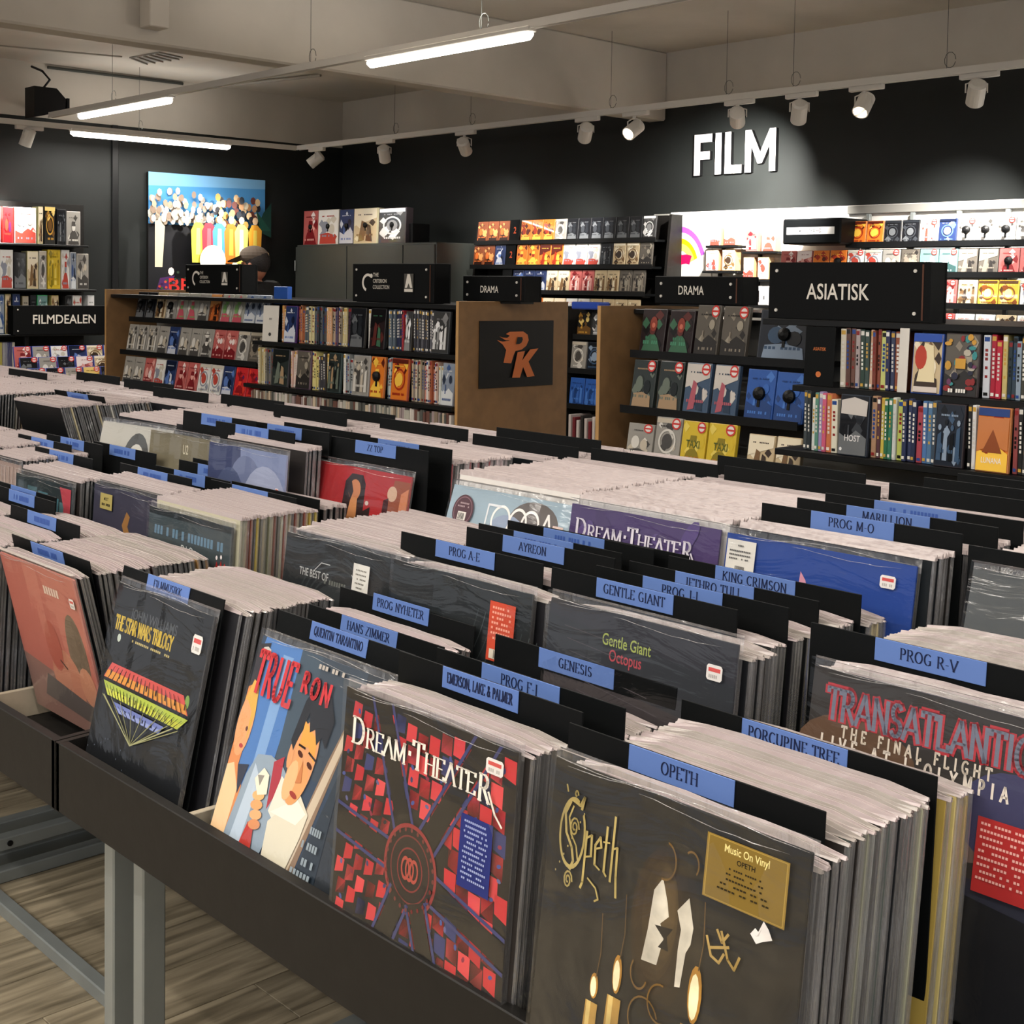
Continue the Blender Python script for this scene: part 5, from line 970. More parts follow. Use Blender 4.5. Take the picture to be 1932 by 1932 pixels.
# --- cover prints ------------------------------------------------------------------------
def art_candles(a):
    r = random.Random(2)
    for i in range(9): a.ell(.5+.02*math.sin(i), .58+.012*i, .17-.017*i, .32-.026*i, ['#22201c', '#25221b', '#29231a', '#2d2519', '#33281a', '#3a2d1c', '#41331f', '#483922', '#4f3f26'][i], 22)
    a.poly([(.44, .5), (.5, .505), (.52, .6), (.5, .63), (.53, .66), (.52, .7), (.495, .765), (.465, .72), (.455, .6)], '#cfc8b8'); a.poly([(.575, .47), (.595, .475), (.605, .58), (.62, .61), (.625, .66), (.6, .74), (.56, .69), (.58, .64), (.575, .58)], '#cfc8b8')
    a.poly([(.48, .62), (.52, .59), (.5, .56), (.54, .56), (.53, .6), (.55, .63)], '#1c1712')
    for x, zt_, w_, f_ in ((.26, .3, .05, .08), (.35, .35, .055, .12), (.65, .38, .075, .17)):
        a.poly([(x-w_*.8, -.0), (x+w_*.3, -.0), (x+w_*.5, zt_), (x-w_*.5, zt_)], '#a88442'); a.poly([(x-w_*.5, .0), (x-w_*.2, -.0), (x-w_*.05, zt_), (x-w_*.4, zt_)], '#cbb06c')
        a.ell(x+.004, zt_+f_*.5+.012, w_*.34, f_*.5, '#a8782c', 14); a.ell(x+.002, zt_+f_*.46+.012, w_*.24, f_*.4, '#f2e8bc', 12); a.line([(x+.01, zt_+f_), (x+.02, zt_+f_+.08), (x+.012, zt_+f_+.2)], .0011, '#5a4426')
    for k, (cx, cz, rx, rz_) in enumerate(((.47, .33, .06, .07), (.53, .4, .05, .06), (.44, .46, .035, .05), (.5, .2, .07, .09), (.5, .82, .045, .06), (.6, .84, .03, .04))): a.ring(cx, cz, rx, rz_, .005, '#6a5028', 20+60*k, 240+50*k, 14)
    for pl in ([(.68, .66), (.7, .61), (.73, .6), (.745, .63)], [(.73, .69), (.76, .62), (.785, .6), (.8, .64)], [(.69, .63), (.76, .655)], [(.715, .69), (.735, .66), (.755, .69)]): a.line(pl, .0026, '#a88c50')
    # band logo: big ornate O and small letters
    gd = '#a8965c'; a.w = .314*.74; a.oz = .05*.314
    for k, (rx, rz_) in enumerate(((.078, .115), (.072, .109))): a.ring(.155, .735, rx, rz_, .007-.002*k, gd, 70, 400, 30)
    pts = [(.13, .83), (.105, .79), (.12, .73), (.16, .69), (.175, .65), (.16, .62)]; a.line(pts, .003, gd); a.line([(.15, .82), (.13, .78), (.15, .73), (.185, .7), (.2, .66)], .002, gd)
    for (cx, cz, R_, n_) in ((.165, .755, .028, 20), (.155, .585, .026, 20), (.16, .86, .012, 10)): a.line([(cx+R_*(1-i/n_*.85)*math.cos(i*.6), cz+R_*1.2*(1-i/n_*.85)*math.sin(i*.6)) for i in range(n_)], .0018, gd)
    a.line([(.14, .84), (.19, .83), (.21, .86), (.2, .82)], .003, gd); a.line([(.11, .86), (.1, .88)], .002, gd)
    for i in range(8): a.ell(.08+.02*i % .17, .6+.03*i, .004, .004, gd, 6)
    hh = .028; X = .245
    for pl in ([(X, .76), (X, .6), (X-.01, .58)], [(X, .74), (X+.03, .755), (X+.035, .69), (X, .68)], [(X+.06, .72), (X+.09, .73), (X+.08, .76), (X+.055, .73), (X+.06, .67), (X+.09, .66)], [(X+.115, .8), (X+.115, .66), (X+.13, .65)], [(X+.1, .75), (X+.135, .755)], [(X+.155, .84), (X+.155, .64)], [(X+.155, .74), (X+.18, .75), (X+.185, .66), (X+.195, .6)]): a.line(pl, .0028, gd, .0012)
    a.line([(X+.03, .62), (X+.08, .6), (X+.1, .57), (X+.08, .56)], .0018, gd)
    a.w = .314; a.oz = 0
def art_lattice(a):
    r = random.Random(5); a.rect(0, 0, 1, 1, '#14100f')
    cx, cz = .47, .42
    for i in range(-2, 17):
        for j in range(-2, 15):
            x, z = i*.068+.02*math.sin(j), j*.08+.02*math.cos(i*1.3)
            ang = math.atan2(z-cz, x-cx); d = math.hypot(x-cx, z-cz)
            if d < .17: continue
            deg = math.degrees(ang) % 90
            u, v_ = x, z; c = r.choice(['#c22a32', '#cc3840', '#b4242e', '#d8444a']) if r.random() < .84 else '#2c3468'
            sk_ = .018*math.cos(ang); a.n = 2+((i+j) % 2)
            if -.001 <= x < .935 and -.001 <= z < .92: a.poly([(x+.002, z+.004), (x+.060+sk_*.3, z+.002-sk_), (x+.063, z+.068), (x+.006-sk_*.5, z+.072)], c)
    a.n = 6
    for s in range(6):            # six dark bands radiating from the seal
        A_ = math.radians((112, 57, 172, -14, 245, 292)[s]); w_ = .043
        for sgn, c, t in ((0, '#17130f', w_), (1, '#34386a', .007), (-1, '#34386a', .007)):
            ox, oz = -math.sin(A_)*sgn*(w_+.014), math.cos(A_)*sgn*(w_+.014); L_ = 1.2
            pts = []
            for (q, e) in ((.12, -1), (L_, -1), (L_, 1), (.12, 1)):
                x, z = cx+ox+math.cos(A_)*q-math.sin(A_)*t*e, cz+oz+math.sin(A_)*q+math.cos(A_)*t*e; pts.append((x, z))
            # clip to the square
            def clip(P, f, g_):
                o = []
                for k in range(len(P)):
                    p, q = P[k], P[(k+1) % len(P)]; fp, fq = f(p), f(q)
                    if fp >= 0: o.append(p)
                    if (fp >= 0) != (fq >= 0): u = fp/(fp-fq); o.append((p[0]+(q[0]-p[0])*u, p[1]+(q[1]-p[1])*u))
                return o
            for f in (lambda p: p[0], lambda p: 1-p[0], lambda p: p[1], lambda p: 1-p[1]): pts = clip(pts, f, 0) if pts else pts
            if len(pts) > 2: a.poly(pts, c)
    for i in range(70):
        x, z = r.random()*.95+.02, r.random()*.95+.02; a.n = 5; a.ell(x, z, .012, .008, r.choice(['#3c4c90', '#2c3060', '#8a2440', '#5a5c8c', '#1c1a24']), 6, r.random()*3)
    a.n = 16; a.ell(cx, cz, .155, .17, '#1c1412', 34); a.ring(cx, cz, .155, .17, .014, '#8a2a2c', 0, 360, 40); a.ring(cx, cz, .115, .127, .006, '#6a2224', 0, 360, 36); a.ring(cx, cz, .075, .082, .006, '#7a2426', 0, 360, 30)
    for k in range(3): a.ring(cx-.025+.025*k, cz, .026, .045, .008, '#a84438', 0, 360, 18)
    for k in range(24): A_ = k*.262; a.ell(cx+.136*math.cos(A_), cz+.148*math.sin(A_), .007, .009, '#6a2a28', 6)
    dt_logo(a, .07, .8, '#ece6da', .97)
def dt_logo(a, x, z, col, k=1.0, slope=0.0):
    S_ = .052*k
    hh = .024*k; w0 = .0295*k                       # widths in metres, one line of lettering about .25 m long
    def put(t, u, dz, h_, sx): a.text(t, x+u*k, z+dz*k, h_, sx, col, .17, .06, True, .05)
    put('D', 0, 0, hh*1.35, w0*1.2); put('RE^M', .095, .0, hh, w0*.9); a.text('*', x+.365*k, z+.01, hh, w0*.5, col, .22)
    put('T', .39, 0, hh*1.35, w0*1.1); put('HE^TE', .465, 0, hh, w0*.9); put('R', .775, -.01, hh*1.25, w0*.95)
    a.line([(x+.83*k, z+.03*k), (x+.87*k, z-.04*k), (x+.91*k, z-.075*k)], .0035*k, col, .0012)
def art_true(a):
    a.rect(0, 0, 1, 1, '#2b3036'); a.w = .314*.82; a.rect(0, 0, 1, 1, '#2b3c52'); a.poly([(.04, 1), (.45, 1), (.36, 0), (0, 0), (0, .8)], '#4a78b8'); a.poly([(.24, .95), (.34, .95), (.3, .2), (.22, .2)], '#7aa0d0'); a.poly([(.4, 1), (.62, 1), (.6, .45), (.42, .4)], '#3c4c5a'); a.poly([(.6, 1), (1, 1), (1, .5), (.62, .5)], '#35404c')
    a.rect(0, 0, 1, .12, '#171c24'); a.poly([(.66, .0), (.78, .0), (.99, .78), (.97, .86), (.86, .6)], '#8a7058'); a.poly([(.7, .12), (.76, .1), (.97, .72), (.93, .74)], '#c9b8a0'); a.poly([(.78, 0), (1, 0), (1, .6), (.97, .56)], '#26303a')
    a.poly([(0, .96), (.1, .98), (.1, .7), (0, .66)], '#2a2428'); a.ell(.08, .93, .05, .03, '#c9c4bc', 8)
    # woman at the left edge
    a.poly([(0, .12), (.16, .12), (.18, .34), (.1, .42), (.12, .7), (.05, .78), (0, .76)], '#d8884c'); a.ell(.06, .6, .075, .15, '#e6a06c', 20); a.poly([(0, .7), (.04, .8), (.1, .78), (.13, .66), (.11, .52), (.09, .66), (.03, .7)], '#d8a848'); a.poly([(0, .12), (.14, .12), (.15, .32), (.06, .42), (0, .4)], '#f0c898'); a.ell(.09, .58, .012, .012, '#5a2c20', 6); a.ell(.08, .5, .02, .01, '#b03a34', 8); a.poly([(.1, .42), (.2, .44), (.16, .3)], '#2c3040')
    # man: grey-blue jacket, pale shirt, red collar
    a.poly([(.14, .12), (.5, .12), (.62, .44), (.5, .5), (.38, .52), (.26, .5), (.2, .4)], '#8fa0b0'); a.poly([(.2, .12), (.3, .12), (.34, .4), (.26, .46)], '#b8c8d8'); a.poly([(.42, .5), (.5, .54), (.52, .4), (.46, .3)], '#a82c38'); a.poly([(.48, .3), (.56, .26), (.7, .34), (.72, .4), (.52, .46)], '#e8e0d0')
    a.poly([(.52, .12), (.56, .0), (.72, .04), (.8, .26), (.82, .36), (.72, .42), (.6, .34), (.5, .26)], '#ddd6c0'); a.poly([(.5, .3), (.7, .4), (.8, .36), (.74, .3)], '#f0ecdc')
    for k in range(5): a.poly([(.52+.045*k, .1), (.56+.045*k, .11), (.53+.045*k, -.0), (.515+.045*k, .0)], '#e6dfc4')
    a.ell(.66, .55, .105, .19, '#dd9a64', 26, -.18); a.poly([(.6, .72), (.74, .66), (.76, .56), (.68, .62), (.6, .6)], '#eba040'); a.ell(.6, .46, .05, .09, '#e8b080', 14, -.2); a.ell(.55, .56, .025, .06, '#dd9a64', 10)
    a.poly([(.52, .62), (.56, .8), (.62, .88), (.76, .86), (.84, .76), (.82, .64), (.77, .68), (.74, .64), (.7, .7), (.66, .68), (.62, .76), (.58, .66), (.56, .58)], '#15151a')
    a.ell(.63, .58, .028, .012, '#4a2418', 8, -.3); a.ell(.73, .55, .028, .012, '#4a2418', 8, -.3); a.line([(.6, .615), (.66, .61)], .003, '#24120e'); a.line([(.7, .6), (.77, .58)], .003, '#24120e'); a.poly([(.67, .56), (.7, .47), (.65, .46)], '#c07a4c'); a.ell(.66, .41, .035, .012, '#983c34', 10, -.2)
    # hand and forearm
    a.poly([(.3, .1), (.36, .0), (.42, .12), (.4, .2), (.34, .22)], '#b83c34'); 
    for k, (hx, hz_) in enumerate(((.37, .34), (.36, .3), (.36, .26), (.355, .22))): a.ell(hx+.015*k, hz_, .055, .022, ('#e8b078', '#dfa06c', '#e8a878', '#d08c60')[k], 12, .15)
    a.poly([(.3, .4), (.36, .46), (.42, .44), (.44, .36), (.36, .34)], '#e8dcc8'); a.poly([(.32, .42), (.38, .43), (.36, .38)], '#8c8880')
    a.text('TRUE', .05, .75, .058, .0315, '#c23a40', .125, sp=.14, slope=-.02); a.text('R', .49, .83, .026, .023, '#c23a40', .22); a.text('O', .58, .82, .026, .022, '#c23a40', .22); a.text('N', .68, .81, .028, .026, '#c23a40', .22)
    for k, (t, z) in enumerate((('SEDE', .3), ('CHARLIE', .235), ('JOHN', .17), ('CHARLES', .115), ('SOUND', .06))): a.marks(.98-.12-.02*k, z, .12+.02*k, .03, '#8c98a0', random.Random(k), 6)
    a.marks(.6, .95, .24, .02, '#b0a8a0', random.Random(9), 8); a.w = .314
def art_trilogy(a):
    gy = '#c9ac3c'; a.sans('JOHN WILLIAMS', .2, .84, .017, '#4c5054', .86, slope=-.0); a.text('THE STAR WARS TRILOGY', .05, .76, .023, .0142, gy, .16, .1, False, .03)
    a.marks(.26, .725, .4, .012, '#b8a86c', random.Random(1), 22); a.ell(.12, .72, .02, .022, '#b8c4b8', 8); a.ell(.9, .56, .022, .035, '#7c9c4c', 10); a.ell(.62, .56, .006, .01, '#5a6a8c', 6)
    def wedge(x0, x1, x2, x3, z0, z1, c0, c1, t):
        a.poly([(x0, z0), (x1, z0), (x3, z1), (x2, z1)], c0); a.poly([(x0+.01, z0+.002), (x1-.01, z0+.002), ((x1+x3)/2, (z0+z1)/2), ((x0+x2)/2, (z0+z1)/2)], c1)
        n_ = len(t); 
        for i in range(1, n_):      # gaps between letters
            u = i/n_; a.poly([(x0+(x1-x0)*u-.004, z0), (x0+(x1-x0)*u+.004, z0), (x2+(x3-x2)*u+.002, z1-.012), (x2+(x3-x2)*u-.002, z1-.012)], '#15171a')
            if i % 2: a.rect(x0+(x1-x0)*(u+.3/n_), z0+(z1-z0)*.25, x0+(x1-x0)*(u+.5/n_), z0+(z1-z0)*.6, '#15171a')
    wedge(.0+.04, .93, .1, .86, .5, .585, '#c8504c', '#d8903c', 'RETURN OF THE JEDI'); wedge(.13, .87, .06, .95, .42, .485, '#a8b84c', '#c8cc54', 'THE EMPIRE STRIKES BACK'); wedge(.3, .72, .22, .76, .36, .405, '#6c78b0', '#8894c4', 'STAR WARS')
    for u in (.1, .2, .3, .42, .55, .68, .8, .9): a.line([(u, .42), (.48, .24)], .0014, '#8c8c60')
    for u in (.12, .85): a.line([(u, .42), (.48, .24)], .002, '#a0a078')
    r = random.Random(8)
    for i in range(14): a.ell(r.random(), r.random()*.22, .004, .005, '#5c6470', 5)
def art_giant(a):
    for i in range(8): a.poly([(0, .12*i-.1 if i else 0), (1, max(0, .12*i-.2)), (1, min(1, .12*i+.0)), (0, min(1, .12*i+.1))], ['#40323a', '#33343e', '#3c3038', '#2c323c', '#383a40', '#33353c', '#3a3638', '#303338'][i])
    a.sans('Gentle Giant', .45, .865, .015, '#9ca85c', .74, 'c'); a.sans('Octopus', .45, .805, .015, '#a84850', .74, 'c')
    for i in range(7): a.line([(.1+.02*i, .9-.05*i), (.4+.06*i, .88-.06*i)], .001, '#4c484c')
def art_trans(a):
    a.rect(0, 0, 1, 1, '#2a2c3a'); a.poly([(0, .45), (1, .45), (1, 1), (0, 1)], '#33302e'); a.ell(.2, .72, .24, .14, '#5a4434', 20); a.ell(.5, .6, .3, .12, '#6a5a54', 20); a.ell(.8, .66, .2, .16, '#3c3c5c', 20); a.ell(.35, .5, .3, .08, '#5c5a6c', 20); a.poly([(0, 0), (1, 0), (1, .36), (.4, .42), (0, .34)], '#17181c')
    a.text('TRANSATLANTIC', .07, .83, .034, .0262, '#a8343c', .30, sp=.06); a.text('TRANSATLANTIC', .07, .83, .034, .0262, '#6c7080', .14, .09, sp=.06)
    a.text('THE FINAL FLIGHT', .14, .775, .0125, .0098, '#d0c4b4', .18, sp=.6); a.text("LIVE AT L'OLYMPIA", .06, .722, .015, .0107, '#ded4c8', .18, sp=.7)
def art_purple(a):
    r = random.Random(3); a.rect(0, 0, 1, 1, '#4a3a68')
    for i in range(30): a.ell(r.random()*.9+.05, r.random()*.9+.05, .09, .04, r.choice(['#54427a', '#3e3058', '#5c4a80', '#463662']), 10, r.random()*3)
    dt_logo(a, .05, .83, '#ded8e4', .95); a.ell(.4, .55, .04, .03, '#cfd0a0', 8)
def art_rings(a):
    a.rect(0, 0, 1, 1, '#93a8b6'); a.ell(.72, .85, .2, .13, '#5c5654', 22); a.ell(.52, .76, .16, .12, '#8a98b0', 20); a.ell(.75, .72, .16, .14, '#4c4644', 20)
    for x, rx in ((.46, .08), (.6, .075), (.7, .075)): a.ring(x, .84, rx, .09, .014, '#ece8e4', 0, 360, 30)
    a.line([(.34, .76), (.34, .92)], .004, '#d8dce0'); a.line([(.34, .92), (.44, .92)], .004, '#d8dce0'); a.line([(.78, .76), (.83, .92)], .005, '#ece8e4'); a.line([(.83, .92), (.9, .74)], .005, '#ece8e4'); a.rect(.88, .82, .96, .87, '#cfb8b0')
def art_fin(a): a.rect(0, 0, 1, 1, '#1e3f8c'); a.poly([(0, 0), (1, 0), (1, .3), (0, .34)], '#2b4c98'); a.poly([(.42, .7), (.43, .885), (.46, .85), (.52, .7)], '#c98ca0'); a.poly([(.45, .7), (.47, .76), (.49, .7)], '#3c2c50')
def art_red(a):
    a.rect(0, 0, 1, 1, '#a4282c'); a.poly([(.3, .5), (.56, .5), (.54, .9), (.5, .955), (.38, .955), (.32, .9)], '#2a1a1a'); a.ell(.43, .85, .065, .07, '#c07a50', 16); a.poly([(.36, .5), (.5, .5), (.47, .8), (.4, .8)], '#c88858'); a.poly([(.38, .92), (.42, .84), (.4, .78), (.35, .86)], '#2a1a1a'); a.poly([(.54, .72), (.62, .76), (.62, .6), (.54, .6)], '#2a1c1c'); a.ell(.58, .78, .02, .015, '#c9b8b0', 8)
    a.poly([(.72, .5), (1, .5), (1, .96), (.84, .96)], '#8c4a34'); a.ell(.83, .87, .05, .05, '#c9a890', 14); a.poly([(.74, .5), (.82, .5), (.8, .84), (.75, .82)], '#3a1418'); a.poly([(.9, .5), (.99, .5), (.99, .92), (.92, .88)], '#c07a58')
def art_best(a):
    r = random.Random(1)
    for i in range(6): a.ring(.5, .62, .34-.04*i, .3-.035*i, .012, '#33383a', 10+30*i, 200+20*i, 18)
    a.ell(.5, .62, .2, .16, '#303436', 18); a.sans('THE BEST OF', .16, .79, .013, '#aeb0ae', .8); a.marks(.4, .775, .2, .025, '#60645f', r, 9)
    for pl in ([(.3, .83), (.36, .88), (.44, .88)], [(.64, .86), (.7, .8), (.76, .84)], [(.72, .5), (.76, .44), (.74, .4)]): a.line(pl, .0015, '#b8bcbc')
def art_arcs(a):
    a.rect(0, 0, 1, 1, '#24282a')
    for i in range(16): a.ring(.25+.05*i, 1.02-.01*i, .42, .56, .005, ('#3c4244', '#4c5254')[i % 2], 262, 345, 14)
    a.rect(0, 0, 1, .34, '#15181a')
def art_grey(a): a.rect(0, 0, 1, 1, '#44484a'); a.poly([(0, .2), (.6, .9), (1, 1), (1, 0), (0, 0)], '#4c5052'); a.poly([(.4, 1), (1, .4), (1, 1)], '#5a5e60')
def art_push(a):
    a.rect(0, 0, 1, 1, '#20282c'); a.poly([(0, .62), (1, .5), (1, .96), (0, .96)], '#39454a'); a.ell(.4, .38, .5, .18, '#101416', 24); a.marks(.08, .84, .84, .055, '#5f7f96', random.Random(5), 22); a.ell(.3, .6, .45, .2, '#101416', 24); a.text('PIG', .42, .74, .022, .026, '#cfd2d0', .1); a.line([(.27, .74), (.29, .78), (.3, .75)], .002, '#c9cccc')
    a.poly([(.82, .6), (.95, .6), (.97, .75), (.94, .78), (.92, .74), (.9, .79), (.88, .74), (.85, .78), (.83, .7)], '#a82c2c'); a.rect(.86, .6, .93, .67, '#d8cccc'); a.ell(.85, .8, .012, .014, '#e8e0e0', 6); a.ell(.9, .81, .012, .014, '#e8e0e0', 6)
def art_violet(a):
    a.rect(0, 0, 1, 1, '#3d3c4c'); a.poly([(0, 0), (1, 0), (1, .5), (.5, .4), (0, .55)], '#2f3048'); a.poly([(.44, .76), (.5, .86), (.55, .83), (.52, .76), (.6, .66), (.66, .62), (.52, .62), (.48, .7)], '#9c7040'); a.poly([(.52, .62), (.8, .66), (.7, .54), (.52, .54)], '#6a4a48')
def art_panels(a):
    a.rect(0, 0, 1, 1, '#2a3438')
    for i in range(5): a.rect(.03+.19*i, .05, .2+.19*i, .95-.02*i, ['#3c474c', '#48666e', '#4a7480', '#44707c', '#50787e'][i])
    a.rect(.86, .1, .97, .94, '#b8505c'); a.poly([(.78, .98), (.97, .98), (.97, .72), (.88, .8)], '#b84854'); a.rect(.88, .66, .96, .8, '#c9ccd0')
def art_pink(a):
    a.rect(0, 0, 1, 1, '#b2675a'); a.poly([(0, 0), (1, 0), (1, .25), (.5, .3), (0, .36)], '#8c6a60'); a.ell(.82, .5, .12, .26, '#6c5c4c', 22); a.ell(.6, .3, .2, .2, '#b87a62', 18); a.ell(.86, .32, .1, .12, '#c08468', 14); a.poly([(.9, .1), (1, 0), (1, .36), (.94, .3)], '#b05c44'); a.marks(.55, .84, .2, .05, '#d8c0b0', random.Random(4), 6); a.ell(.5, .5, .1, .16, '#a8584a', 14); a.line([(.55, .42), (.62, .38)], .004, '#4c3a34'); a.poly([(.2, .12), (.8, .08), (.86, .2), (.3, .28)], '#5c5450')
def art_clouds(a): a.rect(0, 0, 1, 1, '#7c88ac'); a.poly([(0, 0), (.5, 0), (.42, 1), (0, 1)], '#3c4468'); a.ell(.5, .75, .2, .2, '#6c7698', 18); a.ell(.75, .6, .28, .3, '#9ca4c0', 22); a.ell(.3, .6, .2, .25, '#4c5678', 18)
def art_brown(a): a.rect(0, 0, 1, 1, '#77705c'); a.sans('U2', .56, .86, .022, '#cfc8b0', .7, 'c'); a.poly([(0, .3), (.3, .42), (.36, .6), (0, .7)], '#827b68'); a.poly([(.1, 0), (.9, 0), (.8, .42), (.2, .46)], '#5c5648')
def art_portrait(a): a.rect(0, 0, 1, 1, '#b4b1a8'); a.ell(.55, .64, .2, .3, '#4c4c4a', 24); a.ell(.55, .6, .15, .25, '#cfccc4', 22); a.ell(.5, .68, .025, .014, '#2c2c2c', 8); a.ell(.61, .68, .025, .014, '#2c2c2c', 8); a.ell(.55, .5, .05, .02, '#6c6866', 8)
def art_silver(a): a.rect(0, 0, 1, 1, '#6c6c68'); a.poly([(0, .6), (1, .3), (1, .36), (0, .66)], '#a8a8a4'); a.ell(.4, .7, .3, .2, '#565654', 20); a.poly([(0, 0), (1, 0), (1, .26), (0, .4)], '#4c4c4a')
def art_pinkstripe(a):
    a.rect(0, 0, 1, 1, '#9c8880'); r = random.Random(5)
    for i in range(14): a.line([(.02+.07*i, .97), (.05+.07*i, .5), (.02+.07*i+.03*r.random(), .1)], .004, r.choice(['#c4b0a8', '#6c4c50', '#8a5058', '#b0a098']))

# --- first step -----------------------------------------------------------------------------
stack('in front of the nearest blue tag', -.957, .975, 1.02, -.497, .1)
front(-.952, .967, -.476, .12, 'near-black record with candles, gold script logo and gold sticker, nearest lower right', art_candles, '#211f1c', [('gold', .65, .77, .29, .185), ('torn', .83, .7, .075, .07)], worn=True)
divider(-1.0, 1.035, -.478, 'black divider with short one-word blue tag, directly behind the candle cover', 'OPETH')
stack('stack right behind the candle cover divider', -.972, 1.043, 1.198, -.497, .12, cols=DARK+['#5c6460', '#7c8478', '#a8a890', '#4c5450', '#2c2c50', '#8c8c7c'])
divider(-.985, 1.21, -.484, 'black blue-tagged divider just in front of the smoky live album', 'PORCUPINE TREE')
stack('yellowish stack before the smoky live album', -.965, 1.22, 1.262, -.5, .12, cols=['#b8a050', '#c9b878', '#d8d0b8', '#1c1c1c', '#a89048'])
front(-1.335, .98, -.494, .08, 'red and black lattice record cover with round seal and white band lettering', art_lattice, '#16110f', [('price', .85, .895, .09, .055), ('blue', .74, .46, .17, .26)])
stack('behind the red lattice cover', -1.33, .986, 1.045, -.5, .09, cols=DARK)
divider(-1.335, 1.062, -.474, 'black divider with long comma-and-ampersand tag, behind the red lattice cover', 'EMERSON, LAKE & PALMER')
divider(-1.31, 1.105, -.472, 'black divider half hidden, tagged PROG F-I', 'PROG F-I')
stack('stack behind the PROG F-I divider', -1.36, 1.118, 1.232, -.53, .08)
divider(-1.355, 1.25, -.488, 'black blue-tagged divider just behind PROG F-I, below the slate lettered cover', 'GENESIS')
front(-1.66, 1.065, -.51, .33, 'leaning film soundtrack record painted with a dark-haired man, large red TRUE lettering', art_true, '#2b3c52')
divider(-1.70, 1.118, -.498, 'black divider with small two-word tag directly behind the painted soundtrack cover', 'QUENTIN TARANTINO', .2)
divider(-1.725, 1.19, -.505, 'black blue-tagged divider between the painted soundtrack one and PROG NYHETER', 'HANS ZIMMER', .15)
stack('small stack before the PROG NYHETER divider', -1.71, 1.2, 1.24, -.508, .15, pitch=.01)
divider(-1.745, 1.265, -.492, 'black divider with rounded tag reading PROG NYHETER', 'PROG NYHETER', .1, tz=.006)
stack('beside the film trilogy cover', -2.06, 1.075, 1.13, -.5, .2, cols=DARK)
front(-2.09, 1.052, -.503, .22, 'black record cover with yellow, red and lime stacked space-film lettering', art_trilogy, '#17191c', [('price', .86, .8, .09, .09)])
divider(-2.103, 1.067, -.489, 'black divider tagged FILMMUSIKK, behind the black trilogy cover', 'FILMMUSIKK', .2)
stack('between the FILMMUSIKK divider and the dark best-of cover', -2.08, 1.13, 1.262, -.505, .1, cols=DARK)
front(-2.47, 1.0, -.505, -.24, 'dusty pink portrait record at the left edge, leaning forward', art_pink, '#b2675a', [('price', .9, .82, .06, .06)])
stack('behind the dusty pink cover', -2.47, 1.006, 1.026, -.503, -.24)
divider(-2.50, 1.035, -.49, 'black divider with a faded blue tag behind the dusty pink cover', '~~~~', -.2)
stack('behind the divider of the dusty pink cover', -2.475, 1.045, 1.262, -.503, -.16, cols=MIX+['#a8804c', '#8a6a44'])
stack('in the second bin from the left edge, front row', -2.83, .97, 1.14, -.505, .05)
divider(-2.79, 1.154, -.482, 'black divider with a faded blue tag, second row up at the left edge', '~~~')
stack('behind the second faded tag at the left edge', -2.80, 1.165, 1.262, -.505, .05)
stack('in the leftmost visible bin, front row', -3.17, 1.0, 1.21, -.505, .05)
divider(-3.074, 1.232, -.48, 'black divider with a faded blue tag, third row up at the left edge', '~~')
divider(-3.12, 1.255, -.478, 'black divider with faded blue tag, close behind another, third row up, left edge', '~~~~~')
# --- second step ------------------------------------------------------------------------------
stack('behind the smoky live album cover', -.86, 1.3, 1.352, -.43, .15, cols=DARK)
front(-.853, 1.288, -.418, .16, 'smoky dark live album with silver-red lettering and red panel, right edge', art_trans, '#2a2c3a', [('redpanel', .68, .42, .21, .24), ('price', 1.2, .8, .01, .01)][:1])
divider(-.91, 1.362, -.402, 'black divider tagged PROG R-V', 'PROG R-V')
stack('behind the PROG R-V divider', -.87, 1.372, 1.58, -.425, .1, cols=['#cfcbbc', '#e0dccc', '#8c8c80', '#1c1c1c'])
front(-1.255, 1.26, -.408, .11, 'slate record cover with small green and red lettering and price sticker', art_giant, '#33343a', [('price', .87, .845, .075, .06)])
stack('behind the slate lettered cover', -1.25, 1.268, 1.322, -.43, .1, cols=DARK)
divider(-1.33, 1.335, -.40, 'black blue-tagged divider directly behind the slate lettered cover', 'GENTLE GIANT')
stack('thin stack before the PROG J-L divider', -1.27, 1.342, 1.37, -.43, .1, cols=DARK)
divider(-1.285, 1.38, -.396, 'black divider tagged PROG J-L', 'PROG J-L')
stack('stack just behind the PROG J-L divider', -1.27, 1.388, 1.45, -.43, .1, cols=DARK+['#2c4c8c', '#5c6c7c'])
divider(-1.295, 1.462, -.402, 'black divider just behind PROG J-L, its tag partly hidden', 'JETHRO TULL')
stack('stack second behind the PROG J-L divider', -1.26, 1.47, 1.512, -.425, .08, cols=DARK)
divider(-1.27, 1.522, -.398, 'black blue-tagged divider directly below the plain deep blue cover', 'KING CRIMSON')
stack('stack just below the plain deep blue cover', -1.255, 1.53, 1.582, -.43, .06)
front(-1.63, 1.285, -.42, .1, 'dark grey record cover with sweeping arcs and an orange-red sticker', art_arcs, '#24282a', [('red', .74, .66, .17, .27)])
stack('behind the cover with sweeping arcs', -1.62, 1.292, 1.325, -.43, .08, cols=DARK)
divider(-1.68, 1.338, -.40, 'black divider tagged PROG A-E', 'PROG A-E')
stack('stack just behind the PROG A-E divider', -1.62, 1.346, 1.42, -.425, .08)
divider(-1.628, 1.434, -.396, 'black blue-tagged divider next behind PROG A-E', 'AYREON')
divider(-1.678, 1.505, -.405, 'black divider with hidden tag text, third from PROG A-E', '~~~')
stack('stack second behind the PROG A-E divider', -1.64, 1.444, 1.495, -.43, .06, single=False)
divider(-1.648, 1.545, -.4, 'black divider with hidden tag text, fourth from PROG A-E', '~~~~')
divider(-1.60, 1.57, -.405, 'black divider nearest the purple cover, its tag hidden')
